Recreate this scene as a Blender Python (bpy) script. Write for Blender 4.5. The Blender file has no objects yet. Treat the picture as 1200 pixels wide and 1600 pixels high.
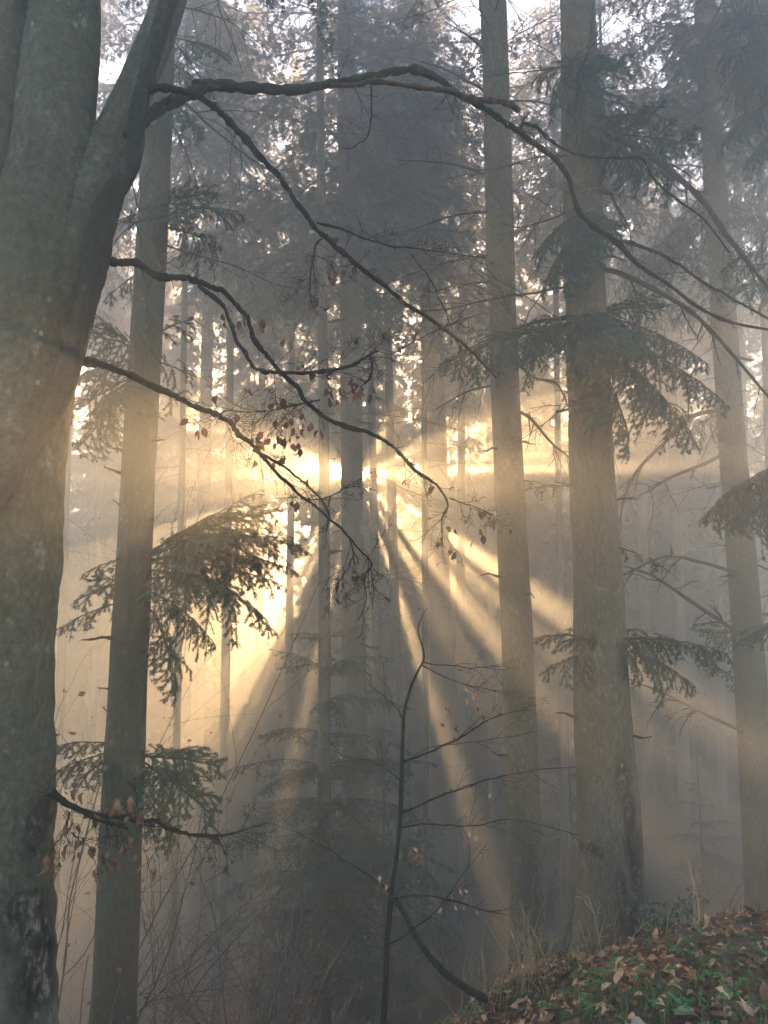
import bpy, math, random
import numpy as np
from mathutils import Vector, Matrix

S = bpy.context.scene
COL = S.collection
PITCH = math.radians(8.2)
FPX = 1600 * 26 / 36
EYE = np.array([0.0, 0.0, 1.6])
SUN = np.array([-0.0346, 0.982, 0.194])
SUN /= np.linalg.norm(SUN)
UP = np.array([0, 0, 1.0])


# ------------------------------------------------------------------ placing
def ray(px, py):
    x, y = (px - 600) / FPX, (800 - py) / FPX
    return np.array([x, math.cos(PITCH) - y * math.sin(PITCH), math.sin(PITCH) + y * math.cos(PITCH)])


def at(px, py, Y):
    d = ray(px, py)
    return EYE + d * (Y / d[1])


def width(px, py, w, Y):
    return w * (Y / ray(px, py)[1]) / FPX


def gz(x, y):
    x = np.asarray(x, float)
    y = np.asarray(y, float)
    a, b, c = 14.0, 26.0, 31.0
    drop = 0.432 * np.minimum(y, a)
    t = np.clip(y - a, 0, b - a)
    drop = drop + 0.432 * (t - t * t / (2 * (b - a)))
    rise = np.clip(y - c, 0, None)
    rise = 0.30 * (np.sqrt(rise * rise + 16) - 4)
    p = 1.28 + 0.228 * 9 * np.tanh(x / 9) - drop + rise
    p = p - .3 * np.clip((y - 5.2) / 2.5, 0, 1) ** 2 * np.clip((20 - y) / 8, 0, 1)
    flat = 0.02 * x + 0.05 * np.clip(-y, 0, 8)
    h = np.clip(0.5 + 0.5 * (p - flat) / 0.25, 0, 1)
    k = np.clip(1.05 - x, 0, 3.5)
    p = p - .36 * k * np.clip((y - 1.5) / 2, 0, 1) * np.clip((16 - y) / 8, 0, 1)
    h = np.clip(0.5 + 0.5 * (p - flat) / 0.25, 0, 1)
    z = p * (1 - h) + flat * h - 0.25 * h * (1 - h)
    z = z + 0.03 * np.sin(1.7 * x + 2.1 * y) + 0.02 * np.sin(3.9 * x - 2.7 * y + 1.0) + 0.12 * np.sin(.31 * x + .5) * np.sin(.27 * y) * np.clip(y / 12, 0, 1)
    return z


def gf(x, y):
    return float(gz(x, y))


# ------------------------------------------------------------------ objects
def tag(o, label=None, cat=None, group=None, kind=None):
    for k, v in (('label', label), ('category', cat), ('group', group), ('kind', kind)):
        if v:
            o[k] = v
    return o


def empty(name, loc, label, cat, group=None):
    o = bpy.data.objects.new(name, None)
    o.empty_display_size = 0.2
    o.location = loc
    COL.objects.link(o)
    return tag(o, label, cat, group)


class MB:
    """collects triangles and quads in numpy blocks and links them as one mesh"""

    def __init__(s):
        s.v, s.f3, s.f4, s.m3, s.m4, s.n = [], [], [], [], [], 0
        s.w = []

    def add(s, v, f3=None, f4=None, mi=0, wt=None):
        v = np.asarray(v, np.float32).reshape(-1, 3)
        s.v.append(v)
        s.w.append(np.zeros(len(v), np.float32) if wt is None else np.asarray(wt, np.float32))
        if f3 is not None and len(f3):
            f = np.asarray(f3, np.int32).reshape(-1, 3) + s.n
            s.f3.append(f)
            s.m3.append(np.broadcast_to(np.asarray(mi, np.int32), (len(f),)))
        if f4 is not None and len(f4):
            f = np.asarray(f4, np.int32).reshape(-1, 4) + s.n
            s.f4.append(f)
            s.m4.append(np.broadcast_to(np.asarray(mi, np.int32), (len(f),)))
        s.n += len(v)

    def arrays(s):
        V = np.concatenate(s.v) if s.v else np.zeros((0, 3), np.float32)
        F3 = np.concatenate(s.f3) if s.f3 else np.zeros((0, 3), np.int32)
        F4 = np.concatenate(s.f4) if s.f4 else np.zeros((0, 4), np.int32)
        M3 = np.concatenate(s.m3) if s.m3 else np.zeros(0, np.int32)
        M4 = np.concatenate(s.m4) if s.m4 else np.zeros(0, np.int32)
        return V, F3, F4, M3, M4

    def mesh(s, name, mats, smooth=True, weight=None):
        V, F3, F4, M3, M4 = s.arrays()
        me = bpy.data.meshes.new(name)
        me.vertices.add(len(V))
        me.vertices.foreach_set('co', V.ravel())
        me.loops.add(F3.size + F4.size)
        me.loops.foreach_set('vertex_index', np.concatenate([F3.ravel(), F4.ravel()]))
        me.polygons.add(len(F3) + len(F4))
        st = np.concatenate([np.arange(len(F3)) * 3, F3.size + np.arange(len(F4)) * 4]).astype(np.int32)
        me.polygons.foreach_set('loop_start', st)
        me.polygons.foreach_set('material_index', np.concatenate([M3, M4]).astype(np.int32))
        me.polygons.foreach_set('use_smooth', np.full(len(F3) + len(F4), smooth))
        for m in (mats if isinstance(mats, (list, tuple)) else [mats]):
            me.materials.append(m)
        if weight:
            a = me.attributes.new(weight, 'FLOAT', 'POINT')
            a.data.foreach_set('value', np.concatenate(s.w))
        me.update(calc_edges=True)
        return me

    def build(s, name, mats, parent=None, smooth=True, weight=None, loc=None):
        o = bpy.data.objects.new(name, s.mesh(name, mats, smooth, weight))
        if loc is not None:
            o.location = loc
        if parent is not None:
            o.parent = parent
        COL.objects.link(o)
        return o


def unit(v):
    v = np.asarray(v, float)
    return v / (np.linalg.norm(v, axis=-1, keepdims=True) + 1e-12)


def frames(P):
    T = unit(np.gradient(P, axis=0))
    a = np.array([0.0, 1.0, 0.13]) if abs(T[0][1]) < 0.8 else np.array([1.0, 0.1, 0.0])
    N = np.zeros_like(T)
    n = a
    for i in range(len(T)):
        n = n - T[i] * np.dot(n, T[i])
        n = n / (np.linalg.norm(n) + 1e-12)
        N[i] = n
    return T, N, np.cross(T, N)


def tube(mb, P, R, seg=6, mi=0, fn=None, cap=True):
    """skin a polyline; fn(theta, ring index) scales the radius"""
    P = np.asarray(P, float)
    R = np.asarray(R, float)
    T, N, B = frames(P)
    th = np.linspace(0, 2 * np.pi, seg, endpoint=False)
    k = np.ones((len(P), seg)) if fn is None else fn(th[None, :], np.arange(len(P))[:, None])
    ring = P[:, None, :] + (R[:, None] * k)[:, :, None] * (np.cos(th)[None, :, None] * N[:, None, :] + np.sin(th)[None, :, None] * B[:, None, :])
    V = ring.reshape(-1, 3)
    i = np.arange(len(P) - 1)[:, None] * seg
    j = np.arange(seg)[None, :]
    j2 = (j + 1) % seg
    F = np.stack([i + j, i + j2, i + seg + j2, i + seg + j], -1).reshape(-1, 4)
    f3 = None
    if cap:
        V = np.concatenate([V, P[-1:] + T[-1:] * R[-1] * 0.5, P[:1]])
        e, b = (len(P) - 1) * seg, len(V) - 2
        f3 = [(e + q, e + (q + 1) % seg, b) for q in range(seg)] + [((q + 1) % seg, q, b + 1) for q in range(seg)]
    mb.add(V, f3, F, mi)
    return V


def smooth_path(C, per=6):
    """Catmull-Rom through the rows of C (any number of columns)"""
    C = np.asarray(C, float)
    E = np.concatenate([2 * C[:1] - C[1:2], C, 2 * C[-1:] - C[-2:-1]])
    out = []
    for i in range(1, len(E) - 2):
        p0, p1, p2, p3 = E[i - 1:i + 3]
        for t in np.arange(per) / per:
            out.append(0.5 * (2 * p1 + (p2 - p0) * t + (2 * p0 - 5 * p1 + 4 * p2 - p3) * t * t + (3 * p1 - p0 - 3 * p2 + p3) * t ** 3))
    out.append(C[-1])
    return np.array(out)


# ------------------------------------------------------------------ materials
def mat(name):
    m = bpy.data.materials.new(name)
    m.use_nodes = True
    nt = m.node_tree
    b = nt.nodes['Principled BSDF']
    b.inputs['Specular IOR Level'].default_value = 0.25
    return m, nt, b


def N_(nt, kind, **kw):
    n = nt.nodes.new(kind)
    for k, v in kw.items():
        setattr(n, k, v)
    return n


def noise(nt, vec, scale, detail=4, rough=.6):
    n = N_(nt, 'ShaderNodeTexNoise')
    n.inputs['Scale'].default_value = scale
    n.inputs['Detail'].default_value = detail
    n.inputs['Roughness'].default_value = rough
    nt.links.new(vec, n.inputs['Vector'])
    return n.outputs[0]


def ramp(nt, fac, stops):
    r = N_(nt, 'ShaderNodeValToRGB')
    e = r.color_ramp.elements
    while len(e) < len(stops):
        e.new(0.5)
    for x, (p, c) in zip(e, stops):
        x.position = p
        x.color = (*c, 1) if len(c) == 3 else c
    nt.links.new(fac, r.inputs[0])
    return r.outputs[0]


def mix(nt, fac, a, b, mode='MIX'):
    m = N_(nt, 'ShaderNodeMix', data_type='RGBA', blend_type=mode)
    for i, s in ((0, fac), (6, a), (7, b)):
        if hasattr(s, 'links'):
            nt.links.new(s, m.inputs[i])
        else:
            m.inputs[i].default_value = s if i == 0 else (*s, 1)
    return m.outputs[2]


def coords(nt, sc=(1, 1, 1)):
    t = N_(nt, 'ShaderNodeTexCoord')
    m = N_(nt, 'ShaderNodeMapping')
    m.inputs['Scale'].default_value = sc
    nt.links.new(t.outputs['Object'], m.inputs[0])
    return m.outputs[0]


def bump(nt, b, h, strength=.5, dist=.01):
    n = N_(nt, 'ShaderNodeBump')
    n.inputs['Strength'].default_value = strength
    n.inputs['Distance'].default_value = dist
    nt.links.new(h, n.inputs['Height'])
    nt.links.new(n.outputs[0], b.inputs['Normal'])


def bark(name, dark, light, green, lichen, gscale=2.2, band=(9, 9, 2.4), wound=False, bstr=.8):
    m, nt, b = mat(name)
    v = coords(nt, band)
    v1 = coords(nt)
    fine = noise(nt, v, 6, 8, .7)
    c = ramp(nt, fine, [(.3, dark), (.7, light)])
    blot = noise(nt, coords(nt, (1, 1, .55)), gscale, 5, .62)
    c = mix(nt, ramp(nt, blot, [(.42, (0, 0, 0)), (.66, (1, 1, 1))]), c, mix(nt, .75, c, green))
    pt = noise(nt, coords(nt, (1, 1, .8)), 9, 6, .7)
    c = mix(nt, ramp(nt, pt, [(.58, (0, 0, 0)), (.70, (.65, .65, .65))]), c, lichen)
    # horizontal scars and dark flecks
    sc = noise(nt, coords(nt, (2.0, 2.0, 16)), 3.1, 3, .5)
    c = mix(nt, ramp(nt, sc, [(.62, (0, 0, 0)), (.72, (.55, .55, .55))]), c, tuple(x * .45 for x in dark))
    big = noise(nt, coords(nt, (1.4, 1.4, .5)), 1.1, 3, .5)
    c = mix(nt, ramp(nt, big, [(.35, (.0, .0, .0)), (.7, (.5, .5, .5))]), c, tuple(x * .7 for x in dark))
    if wound:
        a = N_(nt, 'ShaderNodeAttribute', attribute_name='wound')
        wn = noise(nt, coords(nt, (6, 6, 4)), 3.5, 8, .72)
        wc = ramp(nt, wn, [(.40, (.006, .005, .004)), (.52, (.03, .022, .016)), (.62, (.15, .125, .10))])
        c = mix(nt, ramp(nt, a.outputs['Fac'], [(.25, (0, 0, 0)), (.6, (1, 1, 1))]), c, wc)
        rim = ramp(nt, a.outputs['Fac'], [(.05, (0, 0, 0)), (.3, (.8, .8, .8)), (.6, (0, 0, 0))])
        c = mix(nt, rim, c, (.022, .018, .015))
    grit = noise(nt, coords(nt, (1, 1, .35) if band[2] < 3 else (1, 1, .7)), 38, 7, .75)
    c = mix(nt, 1., c, ramp(nt, grit, [(.30, (.45, .45, .45)), (.5, (.95, .95, .95)), (.68, (1.5, 1.5, 1.5))]), 'MULTIPLY')
    vo = N_(nt, 'ShaderNodeTexVoronoi')
    vo.inputs['Scale'].default_value = 17
    nt.links.new(coords(nt, (1, 1, .8)), vo.inputs['Vector'])
    thin = noise(nt, v1, 2.3, 3, .6)
    dots = N_(nt, 'ShaderNodeMath', operation='MULTIPLY')
    nt.links.new(ramp(nt, vo.outputs['Distance'], [(.11, (1, 1, 1)), (.19, (0, 0, 0))]), dots.inputs[0])
    nt.links.new(ramp(nt, thin, [(.5, (0, 0, 0)), (.62, (1, 1, 1))]), dots.inputs[1])
    c = mix(nt, dots.outputs[0], c, lichen)
    nt.links.new(c, b.inputs['Base Color'])
    b.inputs['Roughness'].default_value = .9
    h = N_(nt, 'ShaderNodeMath', operation='ADD')
    nt.links.new(fine, h.inputs[0])
    nt.links.new(grit, h.inputs[1])
    bump(nt, b, h.outputs[0], bstr, .02)
    return m


def leafy(name, c1, c2, scale=3., trans=.3, rough=.6):
    m, nt, b = mat(name)
    v = coords(nt)
    c = ramp(nt, noise(nt, v, scale, 3), [(.35, c1), (.65, c2)])
    nt.links.new(c, b.inputs['Base Color'])
    b.inputs['Roughness'].default_value = rough
    tr = N_(nt, 'ShaderNodeBsdfTranslucent')
    nt.links.new(c, tr.inputs[0])
    ms = N_(nt, 'ShaderNodeMixShader')
    ms.inputs[0].default_value = trans
    nt.links.new(b.outputs[0], ms.inputs[1])
    nt.links.new(tr.outputs[0], ms.inputs[2])
    nt.links.new(ms.outputs[0], nt.nodes['Material Output'].inputs[0])
    return m


M_FIR = bark('fir_bark', (0.0407, 0.0315, 0.0216), (0.1579, 0.1243, 0.0859), (0.0444, 0.0436, 0.0196), (0.1881, 0.1646, 0.1202), wound=True)
M_FIRG = bark('mossy_fir_bark', (0.0199, 0.0178, 0.0104), (0.0821, 0.0735, 0.0454), (0.0290, 0.0346, 0.0136), (0.1391, 0.1298, 0.0907), gscale=1.4)
M_BEECH = bark('beech_bark', (0.0377, 0.0337, 0.0224), (0.1163, 0.1015, 0.0682), (0.0295, 0.0358, 0.0152), (0.2296, 0.2051, 0.1621), gscale=1.5, band=(5, 5, 4), wound=True, bstr=.5)
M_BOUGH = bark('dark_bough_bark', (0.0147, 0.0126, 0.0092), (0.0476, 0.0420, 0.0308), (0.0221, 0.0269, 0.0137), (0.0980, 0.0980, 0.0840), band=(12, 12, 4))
M_RED = bark('bare_red_wood', (0.0480, 0.0240, 0.0144), (0.0936, 0.0504, 0.0306), (0.0480, 0.0336, 0.0216), (0.1050, 0.0714, 0.0504), band=(20, 20, 2))
M_TWIG = bark('twig_bark', (0.0105, 0.0084, 0.0067), (0.0336, 0.0269, 0.0202), (0.0171, 0.0171, 0.0098), (0.0630, 0.0560, 0.0490))
M_SAP = bark('sapling_bark', (0.0084, 0.0076, 0.0059), (0.0280, 0.0252, 0.0190), (0.0147, 0.0176, 0.0088), (0.0595, 0.0595, 0.0490))
M_NEEDLE = leafy('fir_needles', (0.0132, 0.027, 0.0132), (0.027, 0.045, 0.0192), 2.5, .12)
M_NEEDLEB = leafy('blue_green_fir_needles', (0.0096, 0.027, 0.0192), (0.018, 0.042, 0.027), 2.5, .12)
M_DEADN = leafy('brownish_needles', (.045, .04, .025), (.075, .06, .035), 2.5, .25)
M_LEAFD = leafy('dark_brown_leaf', (0.0655, 0.0315, 0.0238), (0.1287, 0.0630, 0.0396), 8, .35)
M_LEAFR = leafy('red_brown_leaf', (.15, .07, .042), (.25, .125, .07), 8, .4)
M_LEAFT = leafy('tan_leaf', (0.3430, 0.2035, 0.1130), (0.5788, 0.3644, 0.2055), 8, .3)
M_LEAFP = leafy('pale_leaf', (0.2697, 0.2068, 0.1348), (0.3776, 0.3057, 0.2068), 8, .3)
M_LEAFO = leafy('orange_leaf', (.20, .10, .04), (.28, .15, .06), 8, .4)
M_GREEN = leafy('green_leaf', (0.0306, 0.1148, 0.0337), (0.0576, 0.1872, 0.0504), 5, .3)
M_GRASS = leafy('grass_blade', (0.0600, 0.1275, 0.0300), (0.1120, 0.1960, 0.0560), 3, .3)
M_STRAW = leafy('straw_stem', (0.2992, 0.1973, 0.0829), (0.5049, 0.3492, 0.1658), 3, .1)
M_BRAMBLE = leafy('bare_bramble_stem', (.06, .035, .025), (.13, .075, .05), 3, 0)
M_IVY = leafy('ivy_leaf', (.03, .065, .035), (.06, .10, .05), 4, .25)


def ground_mat():
    m, nt, b = mat('leaf_covered_soil')
    v = coords(nt)
    c = ramp(nt, noise(nt, v, 22, 8, .75), [(.3, (.015, .009, .006)), (.5, (.05, .028, .018)), (.68, (.12, .075, .05))])
    g = noise(nt, v, 1.1, 5, .6)
    c = mix(nt, ramp(nt, g, [(.52, (0, 0, 0)), (.66, (.8, .8, .8))]), c, (.025, .045, .016))
    sp = N_(nt, 'ShaderNodeTexVoronoi')
    sp.inputs['Scale'].default_value = 9
    nt.links.new(v, sp.inputs['Vector'])
    c = mix(nt, ramp(nt, sp.outputs['Distance'], [(.10, (.8, .8, .8)), (.17, (0, 0, 0))]), c, (.18, .12, .08))
    nt.links.new(c, b.inputs['Base Color'])
    b.inputs['Roughness'].default_value = .95
    bump(nt, b, noise(nt, v, 30, 8, .7), .9, .03)
    return m


# ------------------------------------------------------------------ trunks
def trunk_rad(seed, nz, seg, amp=.03, flare=None, z=None):
    r = np.random.default_rng(seed)
    K = [(r.integers(1, 4), r.uniform(.03, .12), r.uniform(0, 6.3), amp * .9) for _ in range(4)] + \
        [(r.integers(4, 9), r.uniform(.1, .5), r.uniform(0, 6.3), amp * .4) for _ in range(5)] + \
        [(r.integers(9, 20), r.uniform(.4, 1.5), r.uniform(0, 6.3), amp * .2) for _ in range(6)]
    fl = [(k, r.uniform(0, 6.3)) for k in (3, 5)]

    def fn(th, i):
        o = np.ones((nz, seg))
        for k, m, p, a in K:
            o = o + a * np.sin(k * th + m * i + p)
        if flare is not None:
            f = flare[:, None]
            o = o + f * (.55 + .3 * np.sin(fl[0][0] * th + fl[0][1]) + .25 * np.sin(fl[1][0] * th + fl[1][1]))
        return o
    return fn


def fir_trunk(tree, path, Y, top, m=None, seg=28, seed=1, flare=.55, amp=.025, step=.12, wounds=(), base=None):
    """trunk through the photo points (px, py, w); goes down to the ground and up to height top"""
    pts = [at(px, py, Y) for px, py, w in path]
    rad = [width(px, py, w, Y) / 2 for px, py, w in path]
    pts, rad = np.array(pts), np.array(rad)
    o = np.argsort(pts[:, 2])
    pts, rad = pts[o], rad[o]
    d = unit(pts[1] - pts[0])
    gx, gy = pts[0][:2]
    g = gf(gx, gy) if base is None else base
    if pts[0][2] > g - .2:
        q = pts[0] + d * ((g - .35 - pts[0][2]) / d[2])
        pts = np.concatenate([[q], pts])
        rad = np.concatenate([[rad[0] * 1.06], rad])
    d2 = unit(pts[-1] - pts[-2])
    top = min(top, 20.5)
    if top > pts[-1][2]:
        L = top - pts[-1][2]
        h = pts[-1] + d2 * (L * .5)
        e = np.array([h[0], h[1], top])
        pts = np.concatenate([pts, [h, e]])
        rad = np.concatenate([rad, [rad[-1] * .62, .02]])
    zz = np.arange(pts[0][2], pts[-1][2], step)
    P = np.stack([np.interp(zz, pts[:, 2], pts[:, k]) for k in range(3)], 1)
    ker = max(3, int(.6 / step))
    for k in (0, 1):
        pad = np.pad(P[:, k], ker, mode='reflect', reflect_type='odd')
        P[:, k] = np.convolve(pad, np.ones(2 * ker + 1) / (2 * ker + 1), 'same')[ker:-ker]
    R = np.interp(zz, pts[:, 2], rad)
    hgt = zz - g
    fl = flare * np.exp(-np.clip(hgt, -.5, None) / .28)
    mb = MB()
    fn = trunk_rad(seed, len(zz), seg, amp, fl)
    V = tube(mb, P - np.array(tree.location), R, seg, 0, fn)
    if wounds:
        W = V + np.array(tree.location)
        wt = np.zeros(len(W))
        rr = np.random.default_rng(seed)
        nz = sum(np.sin(W @ rr.normal(0, 14, 3) + rr.uniform(0, 6)) for _ in range(6)) * .11
        ax = np.stack([np.interp(W[:, 2], zz, P[:, k]) for k in range(3)], 1)
        for (px, py, rx, rz) in wounds:
            c = at(px, py, Y - np.interp(at(px, py, Y)[2], zz, R))
            u = np.sqrt(((W[:, 0] - c[0]) / rx) ** 2 + ((W[:, 2] - c[2]) / rz) ** 2 + (np.clip(W[:, 1] - Y, 0, None) / .05) ** 2)
            wt = np.maximum(wt, np.clip(1.25 - u * .75 + nz, 0, 1) * (u < 1.7))
        inw = unit(W - ax)
        mb.v[0] = (V - inw * (np.clip(wt - .3, 0, 1) * .03)[:, None]).astype(np.float32)
        mb.w[0] = wt.astype(np.float32)
    return mb.build('trunk', m or M_FIR, tree, weight='wound')


# ------------------------------------------------------------------ fir sprays
def needles(mb, P, D, N, l, nl, sp, w, rng, mi=0):
    cnt = np.maximum(2, np.ceil(l / sp)).astype(int)
    idx = np.repeat(np.arange(len(l)), cnt)
    off = np.arange(len(idx)) - np.repeat(np.cumsum(cnt) - cnt, cnt)
    t = (off + rng.random(len(idx))) / cnt[idx]
    Pb, Db, Nb = P[idx] + D[idx] * (l[idx] * t)[:, None], D[idx], N[idx]
    B = unit(np.cross(Nb, Db))
    for s in (-1, 1):
        q = rng.random((len(idx), 3))
        nd = unit(Db * (.35 + .4 * q[:, :1]) + s * B * .9 + Nb * (.55 * q[:, 1:2] - .1))
        tip = Pb + nd * (nl * (.7 + .45 * q[:, 2:]))
        V = np.stack([Pb - Db * w / 2, Pb + Db * w / 2, tip], 1).reshape(-1, 3)
        mb.add(V, np.arange(len(V)).reshape(-1, 3), mi=mi)


def spray(seed, L, hi=True, arch=.06, droop=.4, wide=.5, dens=1.45, bare=.12, tipdrop=.0):
    """one fir branch along +X: (wood MB, needle MB)"""
    rng = np.random.default_rng(seed)
    n = 14
    s = np.linspace(0, 1, n)
    wob = np.cumsum(rng.normal(0, .012 * L, n))
    ax = np.stack([L * s, wob * .5, arch * L * 4 * s * (1 - s) - tipdrop * L * s * s + np.cumsum(rng.normal(0, .004 * L, n))], 1)
    wood, nd = MB(), MB()
    r0 = .005 + .0055 * L
    tube(wood, ax, np.linspace(r0, .0018, n), 5 if hi else 4)
    segs = []

    def poly(p, d, ln, dr, k):
        t = np.linspace(0, 1, k + 1)
        q = p + d * (ln * t)[:, None]
        q[:, 2] -= dr * ln * t * t
        q += rng.normal(0, .012 * ln, q.shape) * t[:, None]
        return q

    def addsegs(q):
        for a, b in zip(q[:-1], q[1:]):
            segs.append((a, b))
    gap = (.05 if hi else .085) / dens
    nt = max(4, int(L * (1 - bare) / gap))
    for i in range(nt):
        u = bare + (1 - bare) * (i + rng.random() * .7) / nt
        if rng.random() < .08:
            continue
        p = np.array([np.interp(u, s, ax[:, k]) for k in range(3)])
        side = 1 if i % 2 else -1
        env = min(1, .45 + 1.6 * (u - bare)) * (1 - u) ** .75
        ln = wide * L * env * (.55 + .65 * rng.random()) + .05
        a = math.radians(rng.uniform(38, 70))
        d = unit(np.array([math.cos(a), side * math.sin(a), rng.uniform(-.25, .12)]))
        k = max(2, int(ln / (.055 if hi else .10)))
        q = poly(p, d, ln, droop * rng.uniform(.5, 1.4), k)
        tube(wood, q, np.linspace(.0035 if hi else .005, .0012, k + 1), 3, cap=False)
        addsegs(q)
        for j in range(k):
            f = (j + .5) / k
            for sd in ((-1, 1) if rng.random() < .6 else (rng.choice([-1, 1]),)):
                dd = unit(q[j + 1] - q[j])
                b = unit(np.cross(UP, dd))
                sl = (.045 + .10 * rng.random()) * (1.25 - .7 * f) * (1.0 if hi else 1.5) * min(1, ln * 2.5 + .3)
                sh = poly((q[j] + q[j + 1]) / 2, unit(dd * .8 + b * sd * .75 - UP * .15 * rng.random()), sl, droop * .5, 2 if hi else 1)
                addsegs(sh)
    k = int(n * max(bare, .3))
    addsegs(ax[k:])
    A = np.array([a for a, b in segs])
    Bv = np.array([b for a, b in segs])
    D = Bv - A
    l = np.linalg.norm(D, axis=1)
    D = D / l[:, None]
    side = unit(np.cross(UP + rng.normal(0, .25, D.shape), D))
    Nn = np.cross(D, side)
    if hi:
        needles(nd, A, D, Nn, l, .024, .0054, .0062, rng)
    else:
        needles(nd, A, D, Nn, l, .036, .018, .017, rng)
    return wood, nd


def dead_branch(seed, L, n2=9):
    rng = np.random.default_rng(seed)
    wood = MB()
    twig(wood, rng, np.zeros(3), np.array([1., 0, rng.uniform(-.25, .1)]), L, .006 + .004 * L, 2, -.12, n2)
    return wood


def twig(mb, rng, p, d, L, r, depth, grav=-.05, kids=5, seg=None, tips=None, spread=(25, 60), mi=0, wob=.10, kink=None):
    n = max(4, int(L / .06) if depth > 0 else 4)
    n = min(n, 14)
    P = [np.array(p, float)]
    v = unit(d)
    for i in range(n):
        v = unit(v + rng.normal(0, wob, 3) + np.array([0, 0, grav]) * .25)
        P.append(P[-1] + v * (L / n))
    P = np.array(P)
    R = np.linspace(r, max(r * .3, .0009), len(P))
    tube(mb, P, R, seg or (5 if r > .006 else 3), mi, cap=False)
    if tips is not None:
        tips.append((P[-1], v, depth))
    if depth > 0:
        for k in range(kids):
            f = rng.uniform(.2, .95)
            j = min(int(f * n), n - 1)
            q = P[j] + (P[j + 1] - P[j]) * (f * n - j)
            dd = unit(P[j + 1] - P[j])
            a = math.radians(rng.uniform(*spread))
            b = unit(np.cross(dd, rng.normal(0, 1, 3)))
            twig(mb, rng, q, dd * math.cos(a) + b * math.sin(a), L * rng.uniform(.3, .6) * (1.15 - f * .6), R[j] * .6, depth - 1, grav, max(2, int(kids * .7)), None, tips, spread, mi, wob)
    return P


def xform(V, M):
    return V @ np.array(M)[:3, :3].T + np.array(M)[:3, 3]


def near_branch(tree, a, b, seed, Ya, Yb, needle=None, wood_m=None, label=None, **kw):
    """a needle-bearing fir branch from photo point a to photo point b at depths Ya, Yb, a part of its tree"""
    A, Bp = at(*a, Ya), at(*b, Yb)
    L = float(np.linalg.norm(Bp - A))
    X = unit(Bp - A)
    Z = unit(UP - X * np.dot(UP, X))
    Yv = np.cross(Z, X)
    roll = random.Random(seed).uniform(-.9, .9)
    Z2 = Z * math.cos(roll) + Yv * math.sin(roll)
    Y2 = np.cross(Z2, X)
    M = Matrix([[X[i], Y2[i], Z2[i], (A - np.array(tree.location))[i]] for i in range(3)] + [[0, 0, 0, 1]])
    w, nd = spray(seed, L, True, **kw)
    o = w.build('branch', wood_m or M_TWIG, tree)
    o.matrix_local = M
    if label:
        o['label'] = label
    nd.build('needles', needle or M_NEEDLE, o, smooth=False)
    return o


PROTO = [spray(900 + i, L, False, arch=ar, droop=dr, wide=wd, tipdrop=td, dens=1.0) for i, (L, ar, dr, wd, td) in enumerate([
    (2.2, .05, .55, .40, .12), (2.0, .07, .6, .45, .2), (1.7, .04, .5, .42, .1), (2.4, .06, .65, .36, .22), (1.3, .05, .45, .5, .08)])]
PROTOA = [(w.arrays(), n.arrays(), L) for (w, n), L in zip(PROTO, (2.2, 2.0, 1.7, 2.4, 1.3))]
DEADP = [dead_branch(950 + i, 1.6).arrays() for i in range(6)]


def put(mb, arr, M, mi):
    V, F3, F4, _a, _b = arr
    mb.add(xform(V, M), F3, F4, mi)


def crown_mesh(name, seed, H, R, dead=4., low=0., step=.36, nb=4.6, needle=None, keep=1.0, lowkeep=.5, zj=None):
    """crown around the axis x=y=0; needle branches from z=0 to H, dead limbs hanging on below zero"""
    rng = np.random.default_rng(seed)
    mb = MB()
    z = -dead
    while z < H:
        u = max(0, z) / H
        prof = min(1, .6 + 1.6 * u) * (1 - u) ** .62 + .06
        if z < 0:
            if rng.random() < .75:
                a = rng.uniform(0, 2 * np.pi)
                s = rng.uniform(.5, 1.25)
                M = Matrix.Translation((0, 0, z)) @ Matrix.Rotation(a, 4, 'Z') @ Matrix.Rotation(rng.uniform(-.1, .35), 4, 'Y') @ Matrix.Diagonal((s, s, s, 1))
                put(mb, DEADP[rng.integers(len(DEADP))], M, 0)
            z += .22
            continue
        n = rng.poisson(nb)
        for _ in range(n):
            pk = keep if z > 2.2 else lowkeep
            if rng.random() > pk:
                continue
            (w, nd, L) = PROTOA[rng.integers(len(PROTOA))]
            s = R * prof * rng.uniform(.42, 1.4) / L
            pit = np.interp(u, [0, .4, 1], [.42, .12, -.35]) + rng.normal(0, .12)
            M = Matrix.Translation((0, 0, z + rng.uniform(0, zj or step))) @ Matrix.Rotation(rng.uniform(0, 2 * np.pi), 4, 'Z') @ Matrix.Rotation(pit, 4, 'Y') @ Matrix.Rotation(rng.normal(0, .2), 4, 'X') @ Matrix.Diagonal((s, s, s, 1))
            put(mb, w, M, 0)
            put(mb, nd, M, 1)
        z += step
    return mb.mesh(name, [M_TWIG, needle or M_NEEDLE], smooth=False)


CROWNS = [crown_mesh('crown', 31 + i, H, R, dead=d, needle=nm, nb=nb, lowkeep=lk) for i, (H, R, d, nm, nb, lk) in enumerate([
    (14, 2.6, 5, M_NEEDLE, 4.6, .5), (15, 3.0, 6, M_NEEDLEB, 4.2, .4), (13, 2.3, 4, M_NEEDLE, 5.0, .6), (15, 2.7, 7, M_NEEDLE, 4.4, .35)])]
YOUNG = [crown_mesh('crown', 61 + i, H, R, dead=0, needle=M_NEEDLE, step=.62, nb=nb, lowkeep=1., keep=1., zj=.10) for i, (H, R, nb) in enumerate([(5.5, 1.9, 8.0), (4.2, 1.5, 7.5)])]


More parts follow.
